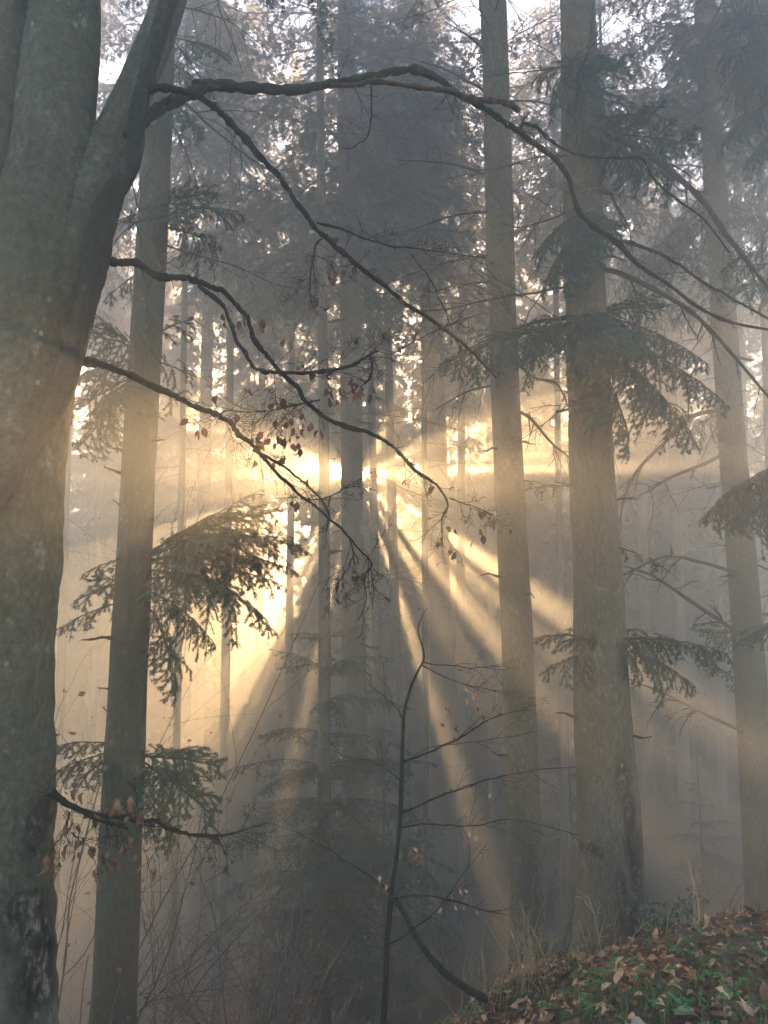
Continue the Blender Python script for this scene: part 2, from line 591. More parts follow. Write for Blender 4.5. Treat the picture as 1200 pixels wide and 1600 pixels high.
def add_crown(tree, k, z, s=1., rot=0., xy=None, pool=CROWNS, sz=None):
    o = bpy.data.objects.new('crown', pool[k])
    o.parent = tree
    lx, ly = xy if xy is not None else (tree.location.x, tree.location.y)
    o.location = (lx - tree.location.x, ly - tree.location.y, z - tree.location.z)
    o.rotation_euler = (0, 0, rot)
    if pool is CROWNS:
        sz = min(sz or s, (21 - z) / 15)
    o.scale = (s, s, sz or s)
    COL.objects.link(o)
    return o


def tree_at(name, px, py, Y, label, group):
    p = at(px, py, Y)
    return empty(name, (p[0], p[1], gf(p[0], p[1])), label, 'tree', group)


# ------------------------------------------------------------------ leaves
def leaf_template(curl=.5, fold=.35):
    t = np.linspace(0, 1, 5)
    hw = np.array([.02, .40, .5, .32, .0]) * .62
    V = []
    for i in range(5):
        for sx in (-1, 0, 1):
            V.append((sx * hw[i], t[i], abs(sx) * hw[i] * fold - curl * (t[i] - .3) ** 2 + (.05 * sx * math.sin(5 * t[i]))))
    F = []
    for i in range(4):
        for k in (0, 1):
            F.append((i * 3 + k, i * 3 + k + 1, i * 3 + k + 4, i * 3 + k + 3))
    return np.array(V), np.array(F)


LT = [leaf_template(c, f) for c, f in ((.5, .4), (.9, .8), (.25, .15), (-.6, .5))]


def add_leaf(mb, rng, p, d, size, mi=0, kind=None, roll=None):
    V, F = LT[rng.integers(4) if kind is None else kind]
    y = unit(d)
    x = unit(np.cross(y, rng.normal(0, 1, 3))) if roll is None else unit(np.cross(y, roll))
    z = np.cross(x, y)
    W = p + size * (V[:, :1] * x + V[:, 1:2] * y + V[:, 2:] * z)
    mb.add(W, None, F, mi)
# ------------------------------------------------------------------ camera, light, air
def setup():
    c = bpy.data.cameras.new('camera')
    o = bpy.data.objects.new('camera', c)
    COL.objects.link(o)
    c.sensor_fit = 'VERTICAL'
    c.sensor_height = 36
    c.lens = 26
    c.clip_end = 1000
    o.location = EYE
    o.rotation_euler = (math.pi / 2 + PITCH, 0, 0)
    S.camera = o
    w = bpy.data.worlds.new('World')
    S.world = w
    w.use_nodes = True
    nt = w.node_tree
    sk = nt.nodes.new('ShaderNodeTexSky')
    sk.sky_type = 'NISHITA'
    sk.sun_disc = False
    sk.sun_elevation = math.asin(SUN[2])
    sk.sun_rotation = math.atan2(SUN[0], SUN[1])
    sk.altitude = 600
    sk.dust_density = .35
    sk.ozone_density = 2.7
    sk.air_density = 1.15
    nt.links.new(sk.outputs[0], nt.nodes['Background'].inputs[0])
    nt.nodes['Background'].inputs[1].default_value = SKY
    l = bpy.data.lights.new('sun', 'SUN')
    l.energy = SUNE
    l.angle = math.radians(.5)
    l.color = (1, .61, .27)
    lo = bpy.data.objects.new('sun', l)
    lo.rotation_euler = Vector(SUN).to_track_quat('Z', 'Y').to_euler()
    lo.location = (0, 30, 30)
    COL.objects.link(lo)
    v = S.view_settings
    v.view_transform = 'Standard'
    v.look = 'None'
    v.exposure = EXPO
    v.gamma = 1
    cy = S.cycles
    cy.max_bounces = 8
    cy.diffuse_bounces = 3
    cy.glossy_bounces = 2
    cy.volume_bounces = 2
    cy.transmission_bounces = 4
    cy.transparent_max_bounces = 8
    cy.sample_clamp_indirect = 6
    cy.use_denoising = True
    # the air
    mb = MB()
    x0, x1, y0, y1, z0, z1 = -50, 50, -13, 68, -14, 21.8
    V = [(x, y, z) for z in (z0, z1) for y in (y0, y1) for x in (x0, x1)]
    mb.add(V, None, [(0, 2, 3, 1), (4, 5, 7, 6), (0, 1, 5, 4), (2, 6, 7, 3), (0, 4, 6, 2), (1, 3, 7, 5)])
    m = bpy.data.materials.new('mist')
    m.use_nodes = True
    nt = m.node_tree
    nt.nodes.clear()
    out = nt.nodes.new('ShaderNodeOutputMaterial')
    pv = nt.nodes.new('ShaderNodeVolumePrincipled')
    pv.inputs['Color'].default_value = (.962, .978, .975, 1)
    pv.inputs['Density'].default_value = DENS
    pv.inputs['Anisotropy'].default_value = ANI
    nt.links.new(pv.outputs[0], out.inputs['Volume'])
    m.cycles.homogeneous_volume = True
    o = mb.build('haze', m, smooth=False)
    o['kind'] = 'stuff'
    o.display_type = 'BOUNDS'


SKY, SUNE, EXPO, DENS, ANI = .06, 5.0, 3.75, .0215, .70
setup()

# ------------------------------------------------------------------ ground
def ground():
    mb = MB()
    xs = np.concatenate([np.arange(-46, -8, .8), np.arange(-8, 8, .1), np.arange(8, 46.1, .8)])
    ys = np.concatenate([np.arange(-11, 0, .5), np.arange(0, 16, .1), np.arange(16, 64.1, .6)])
    X, Y = np.meshgrid(xs, ys)
    Z = gz(X, Y)
    r = np.random.default_rng(4)
    Z = Z + r.normal(0, .012, Z.shape)
    n = len(xs)
    i = (np.arange(len(ys) - 1)[:, None] * n + np.arange(n - 1)[None, :]).ravel()
    mb.add(np.stack([X, Y, Z], -1), None, np.stack([i, i + 1, i + n + 1, i + n], 1))
    tag(mb.build('ground', ground_mat()), kind='structure')


ground()

# ------------------------------------------------------------------ the firs one can tell apart
G_NEAR, G_MID, G_FAR = 'firs standing close by', 'firs half veiled by mist', 'firs fading out in the far mist'
fir_l = tree_at('fir_tree', 160, 1600, 5.8, 'mossy green fir trunk beside the grey beech, with bushy low sprays on both sides', G_NEAR)
fir_trunk(fir_l, [(172, 1640, 74), (178, 1560, 68), (186, 1350, 64), (199, 1100, 59), (212, 850, 54), (224, 600, 50), (236, 400, 47), (245, 200, 44), (254, 0, 41), (256, -60, 40)], 5.8, 17, M_FIRG, seed=3, amp=.016, step=.08)

fir_c = tree_at('fir_tree', 822, 1500, 8, 'straight bare fir trunk lit warm along its edge, with dry bramble at its foot', G_NEAR)
fir_trunk(fir_c, [(826, 1560, 66), (822, 1430, 58), (817, 1250, 53), (808, 1000, 50), (796, 750, 47), (785, 500, 44), (778, 250, 42), (771, 0, 40), (769, -60, 39)], 8, 18, seed=5, amp=.016, step=.09)

fir_b = tree_at('fir_tree', 950, 1460, 6.5, 'thickest fir trunk with a rotten pale wound near its base', G_NEAR)
fir_trunk(fir_b, [(957, 1480, 104), (955, 1420, 100), (951, 1300, 95), (946, 1180, 90), (940, 1050, 82), (930, 850, 74), (922, 650, 67), (914, 450, 61), (908, 250, 57), (904, 50, 54), (901, -60, 52)], 6.5, 19, seed=8, seg=96, amp=.02, step=.035, flare=.5,
          wounds=[(975, 1215, .05, .16), (985, 1290, .045, .2), (996, 1350, .05, .18), (972, 1400, .035, .16), (924, 1055, .035, .10), (928, 1000, .025, .06), (990, 1440, .06, .12), (930, 1335, .05, .03)])

fir_r = tree_at('fir_tree', 1190, 1370, 11, 'grey fir trunk leaning inward, rising behind the thickest trunk on the leafy slope', G_NEAR)
fir_trunk(fir_r, [(1196, 1400, 58), (1190, 1330, 54), (1178, 1150, 48), (1162, 900, 43), (1145, 700, 40), (1131, 500, 37), (1118, 300, 34), (1106, 100, 32), (1098, -60, 30)], 11, 19, seed=9, amp=.016, step=.12)
add_crown(fir_r, 1, 7.2, .95, 2.0, xy=tuple(at(1105, 100, 11)[:2]))

for t, k, z, px in ((fir_l, 1, 9.0, 262), (fir_c, 2, 10.5, 764), (fir_b, 3, 9.2, 898)):
    add_crown(t, k, z, 1.0, k * 1.3, xy=tuple(at(px, -150, {1: 5.8, 2: 8, 3: 6.5}[k])[:2]))

fir_m = tree_at('fir_tree', 556, 1560, 14, 'tall fir trunk standing directly in front of the low sun', G_MID)
fir_trunk(fir_m, [(562, 1560, 56), (560, 1480, 50), (556, 1350, 44), (554, 1150, 40), (552, 950, 37), (550, 750, 34), (548, 550, 32), (544, 300, 30), (541, 100, 28)], 14, 20, seed=12, amp=.016, step=.14)
add_crown(fir_m, 0, 6.6, 1.35, .4, xy=tuple(at(544, 300, 14)[:2]))

fir_s = tree_at('fir_tree', 505, 1600, 11.5, 'slender straight young fir trunk with tiers of low branches', G_MID)
fir_trunk(fir_s, [(506, 1600, 23), (507, 1300, 21), (507, 1000, 19), (506, 700, 17), (503, 400, 14), (500, 100, 11)], 11.5, 15, seed=14, step=.14, flare=.3, seg=16)
add_crown(fir_s, 0, -3.4, 1.0, 1.1, xy=tuple(at(507, 1300, 11.5)[:2]), pool=YOUNG, sz=.62)

mids = [
    # px, py, Y, w, dx up, label, crown (k, z, s)
    (592, 1200, 18.5, 15, -10, 'thin fir trunk right beside the sun glow, second from the tall sunlit trunk', (2, 9.5, .8)),
    (624, 1200, 17, 17, -14, 'thin fir trunk with bare twiggy whorls at the edge of the sunbeams', (1, 8.6, .85)),
    (692, 1200, 20, 38, -10, 'broad pale fir trunk veiled in mist where the beams cross it', (3, 9.0, 1.1)),
    (718, 1200, 25, 15, 3, 'faint narrow fir trunk close behind the broad pale one', (2, 7.4, .8)),
    (306, 1200, 25, 24, 14, 'faint fir trunk alone in the golden mist', (0, 11.5, 1.05)),
    (142, 1200, 27, 13, 16, 'faint fir trunk seen through the gap between beech and mossy fir', (1, 11.0, .9)),
    (158, 1200, 31, 11, 16, 'fainter fir trunk beside another in the gap between beech and mossy fir', (2, 12.0, .9)),
    (1012, 1200, 27, 17, -10, 'bluish fir trunk seen just beside the thickest trunk', (3, 11.0, .9)),
    (1046, 1200, 31, 12, -8, 'narrowest bluish fir trunk between two others on the far slope', (0, 12.0, .9)),
    (1068, 1200, 26, 20, -16, 'bluish fir trunk showing clearest in the cold mist', (2, 11.0, 1.)),
    (1128, 1200, 29, 15, -12, 'pale bluish fir trunk close to the inward leaning grey trunk', (1, 12.0, .95)),
    (770, 1200, 30, 13, -5, 'pale fir trunk hiding behind the straight bare trunk', (2, 11.5, 1.)),
    (400, 1200, 31, 15, 8, 'pale fir trunk behind the tiers of the young fir', (3, 11.5, 1.05)),
    (862, 1200, 33, 11, -8, 'pale fir trunk in the gap between the two big trunks', (0, 11.5, 1.)),
    (450, 1200, 23, 13, 5, 'fir trunk with a dark crown over the hanging brown leaves', (1, 8.5, 1.0)),
    (350, 1200, 19, 15, 8, 'fir with its crown filling the gap beneath the arching bough', (0, 9.0, .95)),
    (250, 1200, 35, 14, 8, 'far fir trunk mostly hidden by the mossy fir', (2, 12.5, 1.)),
]
for (px, Y, w, k, z) in ((90, 16, 14, 1, 8.2), (275, 15, 12, 3, 8.4), (665, 15.5, 11, 2, 8.2), (880, 19, 12, 3, 9.5), (960, 16, 12, 0, 9.0), (1220, 15, 16, 3, 7.4), (40, 24, 16, 0, 9), (560, 26, 13, 1, 11), (1180, 24, 14, 0, 9), (930, 29, 12, 1, 12)):
    mids.append((px, 1200, Y, w, (600 - px) * .03, 'slim fir trunk pale with mist', (k, z, .95)))
for q, (px, py, Y, w, dx, lab, cr) in enumerate(mids):
    t = tree_at('fir_tree', px, py, Y, lab, 'slim firs pale with mist' if lab.startswith('slim fir trunk pale') else G_MID if Y < 24 else G_FAR)
    fir_trunk(t, [(px + dx * -.4, 1400, w * 1.08), (px, py, w), (px + dx, 700, w * .82), (px + dx * 1.6, 300, w * .66)], Y, 18 + (q * 37 % 40) / 10, seed=100 + q, step=.3, seg=14, amp=.014, flare=.3)
    if cr:
        k, z, s = cr
        add_crown(t, k, z, s, q * 2.4, xy=tuple(at(px + dx * 1.2, 550, Y)[:2]))

# firs of the far wall of forest
def light_gap(x0):
    """the open slots between skirts and crowns that let the low sun through, in heights carried along the sun's path to y = 0"""
    if -6.5 < x0 <= -.9:
        return (-7.5, 2.0)
    if -.9 < x0 < 1:
        return (-1.0, 3.2)
    if 1 <= x0 < 2.4:
        return (-1.2, 2.6)
    if 2.4 <= x0 < 9.5:
        return (-1.2, 4.2)
    return None


rng = np.random.default_rng(77)
SLX, SLZ = SUN[0] / SUN[1], SUN[2] / SUN[1]
far = []
for Y in (38, 48, 56):
    half = Y * .56 + 2
    x = -half + rng.uniform(0, 3)
    while x < half:
        far.append((x, Y + rng.uniform(-1.6, 1.6)))
        x += rng.uniform(2.6, 4.4)
mb = MB()
zz = np.linspace(-.4, 21.5, 50)
tube(mb, np.stack([.05 * np.sin(zz * .3), .05 * np.cos(zz * .2), zz], 1), np.interp(zz, [-.4, 1, 21.5], [.20, .14, .03]), 12)
far_mesh = mb.mesh('trunk', M_FIR)
for q, (x, y) in enumerate(far):
    g = gf(x, y)
    t = empty('fir_tree', (x, y, g), 'faint fir in the far wall of forest dissolving into mist', 'tree', G_FAR)
    o = bpy.data.objects.new('trunk', far_mesh)
    o.parent = t
    o.rotation_euler = (0, 0, q * 1.3)
    COL.objects.link(o)
    x0, lift = x - SLX * y, SLZ * y
    gp = light_gap(x0)
    s = rng.uniform(.75, .95)
    if gp is None:
        zc = g + rng.uniform(.5, 2.5)
    else:
        zc = gp[1] + lift + rng.uniform(-.5, .8)
        zl = gp[0] + lift + rng.uniform(-1, .3)
        if zl > g + 1:
            add_crown(t, q % 2, g + .2, s, q * 1.7, pool=YOUNG, sz=(zl - g) / 5.2)
    top = rng.uniform(16.5, 20.5)
    add_crown(t, q % 4, zc, s, q * 2.1, sz=(top - zc) / 14)

# stand added as an occluder, its gaps carved to cut the sunlight into beams: (across, height) of each gap around the line from the eye to the sun
HOLES = [(0, 0, .5), (-.88, .05, .34), (-.45, .0, .2), (.9, -.15, .33), (.5, .05, .25), (-.2, -.5, .12),
         (1.9, -.3, .16), (2.6, .35, .18), (.8, 1.15, .24), (1.35, 1.9, .28), (1.6, .7, .18), (-2.9, .3, .25), (-2.3, -2.5, .2), (-2.0, -3.2, .25), (-1.6, -2.6, .22), (-2.5, -4, .35)]
for _a, _s in ((-17, .7), (-27, 1.), (-35, 1.15), (-43, .9), (-50, 1.1), (-60, .8), (-72, .7), (-86, .5), (-102, .55), (-116, .6)):
    for _d, _w in ((.8, .085), (1.35, .12), (2.0, .15), (2.8, .2), (3.9, .26), (5.2, .32)):
        if _a > -30 and _d > 2.1:
            continue
        HOLES.append((_d * math.cos(math.radians(_a)), _d * math.sin(math.radians(_a)), _w * _s))
_r = np.random.default_rng(23)
for x0, x1, z0, z1, n, r0, r1 in ((-5.0, -2.8, -7.4, -1.7, 95, .2, .46), (3.4, 6.5, .1, 2.1, 34, .15, .3)):
    t = 0
    while n and t < 4000:
        t += 1
        c = (_r.uniform(x0, x1), _r.uniform(z0, z1), _r.uniform(r0, r1))
        if all(math.hypot(c[0] - h[0], c[1] - h[1]) > .66 * (c[2] + h[2]) for h in HOLES):
            HOLES.append(c)
            n -= 1


def coarse_spray(seed, L):
    rng = np.random.default_rng(seed)
    n = 8
    s = np.linspace(0, 1, n)
    ax = np.stack([L * s, np.cumsum(rng.normal(0, .02 * L, n)), .05 * L * 4 * s * (1 - s) - .15 * L * s * s], 1)
    wood, nd = MB(), MB()
    tube(wood, ax, np.linspace(.018, .004, n), 3, cap=False)
    A, B = [], []
    for i in range(int(L / .10)):
        u = .1 + .9 * (i + rng.random()) / int(L / .10)
        p = np.array([np.interp(u, s, ax[:, k]) for k in range(3)])
        a, sd = math.radians(rng.uniform(35, 70)), 1 if i % 2 else -1
        ln = .42 * L * (1 - u) ** .7 * rng.uniform(.5, 1.2) + .08
        d = np.array([math.cos(a), sd * math.sin(a), rng.uniform(-.5, 0)])
        k = max(1, int(ln / .22))
        q = p + d * (ln * np.linspace(0, 1, k + 1))[:, None]
        q[:, 2] -= .5 * ln * np.linspace(0, 1, k + 1) ** 2
        A += list(q[:-1])
        B += list(q[1:])
    A, B = np.array(A), np.array(B)
    D = B - A
    l = np.linalg.norm(D, axis=1)
    D = D / l[:, None]
    sv = unit(np.cross(UP + rng.normal(0, .3, D.shape), D))
    needles(nd, A, D, np.cross(D, sv), l, .15, .035, .045, rng)
    return wood.arrays(), nd.arrays(), L


COARSE = [coarse_spray(700 + i, L) for i, L in enumerate((2.2, 1.9, 2.5, 1.6))]


def occluder_fir(x, y, seed, R=2.3):
    R = R if y < 50 else 2.9
    rng = np.random.default_rng(seed)
    g = gf(x, y)
    t = empty('fir_tree', (x, y, g), 'dense fir added to block the low sun, its crown carved open for beams' if y < 50 else 'dense fir added to hide bright sky at the far end of the misty forest', 'tree', 'dense firs added to cut the sunlight into beams' if y < 50 else 'dense firs added to close the far end')
    o = bpy.data.objects.new('trunk', far_mesh)
    o.parent = t
    o.rotation_euler = (0, 0, seed * 1.3)
    COL.objects.link(o)
    mb = MB()
    H = rng.uniform(19.5, 21.3) - g - (0 if y < 40 else 1.5)
    z = 1.0
    while z < H:
        prof = min(1, .7 + z / 20) * min(1, 1.15 * (1 - z / H) ** .6 + .05)
        for _ in range(rng.poisson(4.2)):
            w, nd, L = COARSE[rng.integers(len(COARSE))]
            s = R * prof * rng.uniform(.7, 1.2) / L
            M = Matrix.Translation((0, 0, z + rng.uniform(0, .4))) @ Matrix.Rotation(rng.uniform(0, 6.283), 4, 'Z') @ Matrix.Rotation(rng.normal(.15, .2), 4, 'Y') @ Matrix.Rotation(rng.normal(0, .3), 4, 'X') @ Matrix.Diagonal((s, s, s, 1))
            for (V, F3, F4, _a, _b), mi in ((w, 0), (nd, 1)):
                W = xform(V, M)
                F = F3 if mi else F4
                C = W[F].mean(1)
                X0 = C[:, 0] + x - SLX * (C[:, 1] + y)
                Z0 = C[:, 2] + g - SLZ * (C[:, 1] + y) - EYE[2]
                wob = .12 * np.sin(5.1 * C[:, 0] + 3.3 * C[:, 2] + 2 * C[:, 1]) + .1 * np.sin(9 * C[:, 2] - 7 * C[:, 0])
                keep = np.ones(len(F), bool)
                for hx, hz, hr in HOLES:
                    keep &= np.hypot(X0 - hx, Z0 - hz) > hr * (1 + wob) * (1.1 if y > 40 else 1)
                F = F[keep]
                if len(F):
                    u, inv = np.unique(F, return_inverse=True)
                    inv = inv.reshape(F.shape)
                    mb.add(W[u], inv if mi else None, None if mi else inv, mi)
        z += .42
    mb.build('crown', [M_TWIG, M_NEEDLE], t, smooth=False)


k = 0
for y, sh, m in ((31, 0, 6), (33.6, 1.4, 6), (43, .4, 6), (52, 1.1, 6), (60.5, .6, 7)):  # added rows: nearer ones shape the beams, farther ones also block bright sky
    for i in range(-m, m + 1):
        occluder_fir(i * 2.9 + sh + .3 * math.sin(i * 5.0), y + .5 * math.sin(i * 3.1), 400 + k)
        k += 1
# ------------------------------------------------------------------ helpers for things traced in the photo but standing at their own depth
def hit(px, py):
    d = ray(px, py)
    t = 1.0
    while t < 60:
        p = EYE + d * t
        if p[2] < gf(p[0], p[1]):
            return p
        t += .02
    return EYE + d * t


def pxpath(C, org, per=6, jit=0., rng=None):
    """rows (px, py, Y, w px) to points and radii relative to org"""
    C = np.asarray(C, float)
    P = np.array([at(a, b, y) for a, b, y, w in C])
    R = np.array([width(a, b, w, y) / 2 for a, b, y, w in C])
    Q = smooth_path(np.concatenate([P, R[:, None]], 1), per)
    if jit and rng is not None:
        Q[1:-1, :3] += rng.normal(0, jit, (len(Q) - 2, 3))
    return Q[:, :3] - np.array(org), np.clip(Q[:, 3], .0008, None)


def knobby(seed, n, seg, amp=.08):
    r = np.random.default_rng(seed)
    a = 1 + r.normal(0, amp * .5, (n, 1)) + np.cumsum(r.normal(0, amp * .12, (n, seg)), 0) * .3
    return lambda th, i: np.clip(a, .75, 1.35)


def dead_leaves(parent, tips, rng, mats, size=(.026, .05), count=1, name='leaves', droop=1.2):
    mb = MB()
    for p, d in tips:
        for _ in range(count):
            dd = unit(np.asarray(d) * .5 + rng.normal(0, .5, 3) + np.array([0, 0, -droop]))
            add_leaf(mb, rng, np.asarray(p) + rng.normal(0, .012, 3), dd, rng.uniform(*size), int(rng.integers(len(mats))))
    return mb.build(name, mats, parent)


# ------------------------------------------------------------------ the beech
p = at(-40, 1600, 3.0)
beech = empty('beech_tree', (p[0], p[1], gf(p[0], p[1])), 'big grey green beech with forked stem, dark side bough and long crooked branches', 'tree')
BO = np.array(beech.location)
rb = np.random.default_rng(5)


def beech_trunk():
    mb = MB()
    A = [(102, -150, 3.02, 96), (102, 0, 3.02, 104), (95, 100, 3.01, 112), (85, 200, 3, 118), (75, 300, 3, 130), (63, 400, 3, 152), (30, 550, 3, 178), (-5, 700, 3, 204), (-28, 900, 3, 226), (-38, 1100, 3, 228), (-42, 1300, 3, 230), (-42, 1450, 3, 236), (-40, 1600, 3, 244), (-40, 1800, 3, 270)]
    P, R = pxpath(A, BO, 34)
    fn = trunk_rad(21, len(P), 96, .012)
    V = tube(mb, P, R, 96, 0, fn)
    W = V + BO
    wt = np.zeros(len(W))
    rr = np.random.default_rng(2)
    nz = sum(np.sin(W @ rr.normal(0, 22, 3) + rr.uniform(0, 6)) for _ in range(6)) * .12
    for px, py, rx, rz in [(14, 1500, .045, .09), (18, 1570, .06, .10), (6, 1450, .03, .05), (12, 1330, .018, .09), (30, 1370, .012, .06)]:
        c = at(px, py, 2.72)
        u = np.sqrt(((W[:, 0] - c[0]) / rx) ** 2 + ((W[:, 2] - c[2]) / rz) ** 2 + (np.clip(W[:, 1] - 2.98, 0, None) / .05) ** 2)
        wt = np.maximum(wt, np.clip(1.2 - u * .75 + nz, 0, 1) * (u < 1.7))
    mb.v[0] = (V - unit(V - np.array([V[:, 0].mean(), V[:, 1].mean(), 0]) * [1, 1, 0]) * (np.clip(wt - .3, 0, 1) * .02)[:, None]).astype(np.float32)
    mb.w[0] = wt.astype(np.float32)
    B = [(-22, -150, 3.05, 136), (-20, 0, 3.05, 132), (-18, 100, 3.04, 134), (-16, 250, 3.03, 140), (-26, 450, 3.03, 152), (-48, 650, 3.03, 160), (-60, 850, 3.05, 150)]
    P, R = pxpath(B, BO, 16)
    tube(mb, P, R, 40, 0, trunk_rad(22, len(P), 40, .014))
    mb.build('trunk', M_BEECH, beech, weight='wound')


beech_trunk()


def limb(name, C, m, seed, seg=20, per=14, amp=.05, label=None):
    P, R = pxpath(C, BO, per)
    mb = MB()
    tube(mb, P, R, seg, 0, trunk_rad(seed, len(P), seg, amp))
    o = mb.build(name, m, beech)
    if label:
        o['label'] = label
    return o


limb('limb', [(308, -160, 3.12, 46), (265, 0, 3.1, 50), (228, 100, 3.08, 52), (188, 190, 3.06, 56), (158, 255, 3.04, 62), (135, 330, 3.0, 72), (112, 420, 2.98, 76), (90, 520, 2.97, 60)], M_BEECH, 31, 28, amp=.02, label='greenish grey leaning stem')
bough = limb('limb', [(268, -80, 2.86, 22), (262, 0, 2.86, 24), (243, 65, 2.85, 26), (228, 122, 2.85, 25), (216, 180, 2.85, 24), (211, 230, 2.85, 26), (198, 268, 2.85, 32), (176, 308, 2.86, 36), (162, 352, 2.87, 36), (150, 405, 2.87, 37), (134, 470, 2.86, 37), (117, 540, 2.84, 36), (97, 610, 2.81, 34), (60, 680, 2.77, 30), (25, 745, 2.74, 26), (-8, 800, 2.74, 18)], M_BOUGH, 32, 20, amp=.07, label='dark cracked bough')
P, R = pxpath([(259, -20, 2.835, 12), (256, 20, 2.835, 13), (243, 62, 2.832, 13), (230, 92, 2.832, 9), (220, 112, 2.834, 4)], BO, 10)
mb = MB()
tube(mb, P, R, 8, 0, knobby(3, len(P), 8, .3))
mb.build('torn_wood', M_RED, bough)


def beech_branch(paths, m, seed, twigs=(), leaves=None, mats=(M_LEAFD,), seg=9, label=None, depth=2):
    """paths: photo polylines; twigs: (path, u0, u1, count, length, radius); leaves: list of (px, py, Y, n)"""
    rng = np.random.default_rng(seed)
    mb = MB()
    first = None
    PP = []
    for C in paths:
        P, R = pxpath(C, BO, 9)
        P[1:-1] += np.cumsum(rng.normal(0, .0026, (len(P) - 2, 3)), 0) * np.sin(np.linspace(0, np.pi, len(P) - 2))[:, None]
        R = R * .87
        kr = np.random.default_rng(seed + len(PP))
        for _ in range(max(1, len(P) // 14)):
            kc = kr.uniform(0, len(P))
            R = R * (1 + kr.uniform(.15, .45) * np.exp(-((np.arange(len(P)) - kc) / 1.1) ** 2))
        tube(mb, P, R, seg if R.max() > .006 else 5, 0, knobby(seed, len(P), seg if R.max() > .006 else 5, .2))
        for _ in range(len(P) // 9):
            kc = kr.integers(1, len(P) - 1)
            twig(mb, kr, P[kc], unit(unit(P[kc] - P[kc - 1]) + kr.normal(0, .8, 3)), kr.uniform(.015, .06), min(.002, R[kc] * .5), 0, 0, 0)
        PP.append((P, R))
    kn = np.random.default_rng(seed + 7)
    tips = []
    for (pi, u0, u1, n, L, r) in twigs:
        P, R = PP[pi]
        for _ in range(int(n * 1.8)):
            u = rng.uniform(u0, u1) * (len(P) - 1)
            i = min(int(u), len(P) - 2)
            q = P[i] + (P[i + 1] - P[i]) * (u - i)
            d = unit(P[i + 1] - P[i])
            v = unit(d * .7 + np.array([rng.normal(0, .5), rng.normal(0, .35), rng.normal(-.25, .6)]))
            twig(mb, rng, q, v, L * rng.uniform(.5, 1.2), r, depth, -.06, 5, tips=tips, wob=.16)
    o = mb.build('branch', m, beech)
    if label:
        o['label'] = label
    if leaves:
        T = []
        for px, py, Y, n, sp in leaves:
            c = at(px, py, Y) - BO
            for _ in range(n):
                T.append((c + rng.normal(0, 1, 3) * np.array([sp, sp, sp * .5]), (0, 0, -1)))
        for p_, d_, dep in tips:
            if rng.random() < .022:
                T.append((p_, d_))
        dead_leaves(o, T, rng, list(mats))
    return o


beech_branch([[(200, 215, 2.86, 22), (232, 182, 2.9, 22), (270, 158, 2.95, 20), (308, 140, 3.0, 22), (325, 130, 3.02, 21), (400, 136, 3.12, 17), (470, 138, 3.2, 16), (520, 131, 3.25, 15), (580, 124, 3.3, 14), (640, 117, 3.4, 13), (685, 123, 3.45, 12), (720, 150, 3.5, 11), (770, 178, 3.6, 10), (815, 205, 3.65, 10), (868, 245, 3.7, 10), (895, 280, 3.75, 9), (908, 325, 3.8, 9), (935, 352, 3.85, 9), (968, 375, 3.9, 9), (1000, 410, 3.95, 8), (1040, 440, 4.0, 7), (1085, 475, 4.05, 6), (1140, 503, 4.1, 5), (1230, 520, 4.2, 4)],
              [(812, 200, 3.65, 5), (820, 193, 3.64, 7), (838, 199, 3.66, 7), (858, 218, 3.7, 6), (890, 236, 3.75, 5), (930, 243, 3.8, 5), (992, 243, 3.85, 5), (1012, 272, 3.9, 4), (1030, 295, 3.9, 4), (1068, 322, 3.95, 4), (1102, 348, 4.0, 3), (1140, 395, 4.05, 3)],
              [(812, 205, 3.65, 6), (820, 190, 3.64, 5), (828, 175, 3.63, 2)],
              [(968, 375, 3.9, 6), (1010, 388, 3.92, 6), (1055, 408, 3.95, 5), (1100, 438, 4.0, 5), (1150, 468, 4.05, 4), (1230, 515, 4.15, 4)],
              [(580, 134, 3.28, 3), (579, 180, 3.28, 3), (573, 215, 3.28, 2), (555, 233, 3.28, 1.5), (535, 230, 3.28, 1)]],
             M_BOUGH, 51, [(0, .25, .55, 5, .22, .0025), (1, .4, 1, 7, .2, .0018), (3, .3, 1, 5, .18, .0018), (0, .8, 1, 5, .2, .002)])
beech_branch([[(518, 133, 3.22, 8), (560, 134, 3.25, 9), (585, 132, 3.27, 9), (640, 142, 3.33, 9), (690, 152, 3.4, 9), (735, 164, 3.46, 10), (770, 168, 3.5, 10), (795, 168, 3.53, 11), (811, 173, 3.55, 11)]], M_RED, 52, label='broken reddish bark-stripped branch')
beech_branch([[(222, 150, 2.84, 14), (245, 138, 2.84, 13), (288, 142, 2.86, 12), (330, 166, 2.9, 12), (365, 200, 2.94, 12), (418, 258, 3.0, 11), (460, 308, 3.05, 10), (498, 352, 3.1, 10), (550, 400, 3.15, 9), (610, 450, 3.22, 8), (660, 488, 3.28, 7), (705, 520, 3.34, 6), (735, 545, 3.38, 5), (775, 590, 3.42, 3)],
              [(495, 348, 3.1, 4), (530, 358, 3.14, 4), (580, 378, 3.2, 3), (615, 390, 3.24, 3), (680, 396, 3.3, 2.5), (760, 403, 3.4, 2)],
              [(512, 366, 3.1, 4), (492, 386, 3.1, 3), (488, 412, 3.1, 2.5), (483, 455, 3.1, 1.5)],
              [(640, 394, 3.25, 2), (665, 430, 3.28, 2), (685, 470, 3.3, 2), (705, 510, 3.32, 1.5)]],
             M_TWIG, 53, [(2, .2, 1, 6, .17, .0018), (1, .3, 1, 5, .16, .0015), (0, .5, 1, 8, .16, .0016), (3, .2, 1, 3, .12, .0012)], [(652, 515, 3.25, 2, .004)])
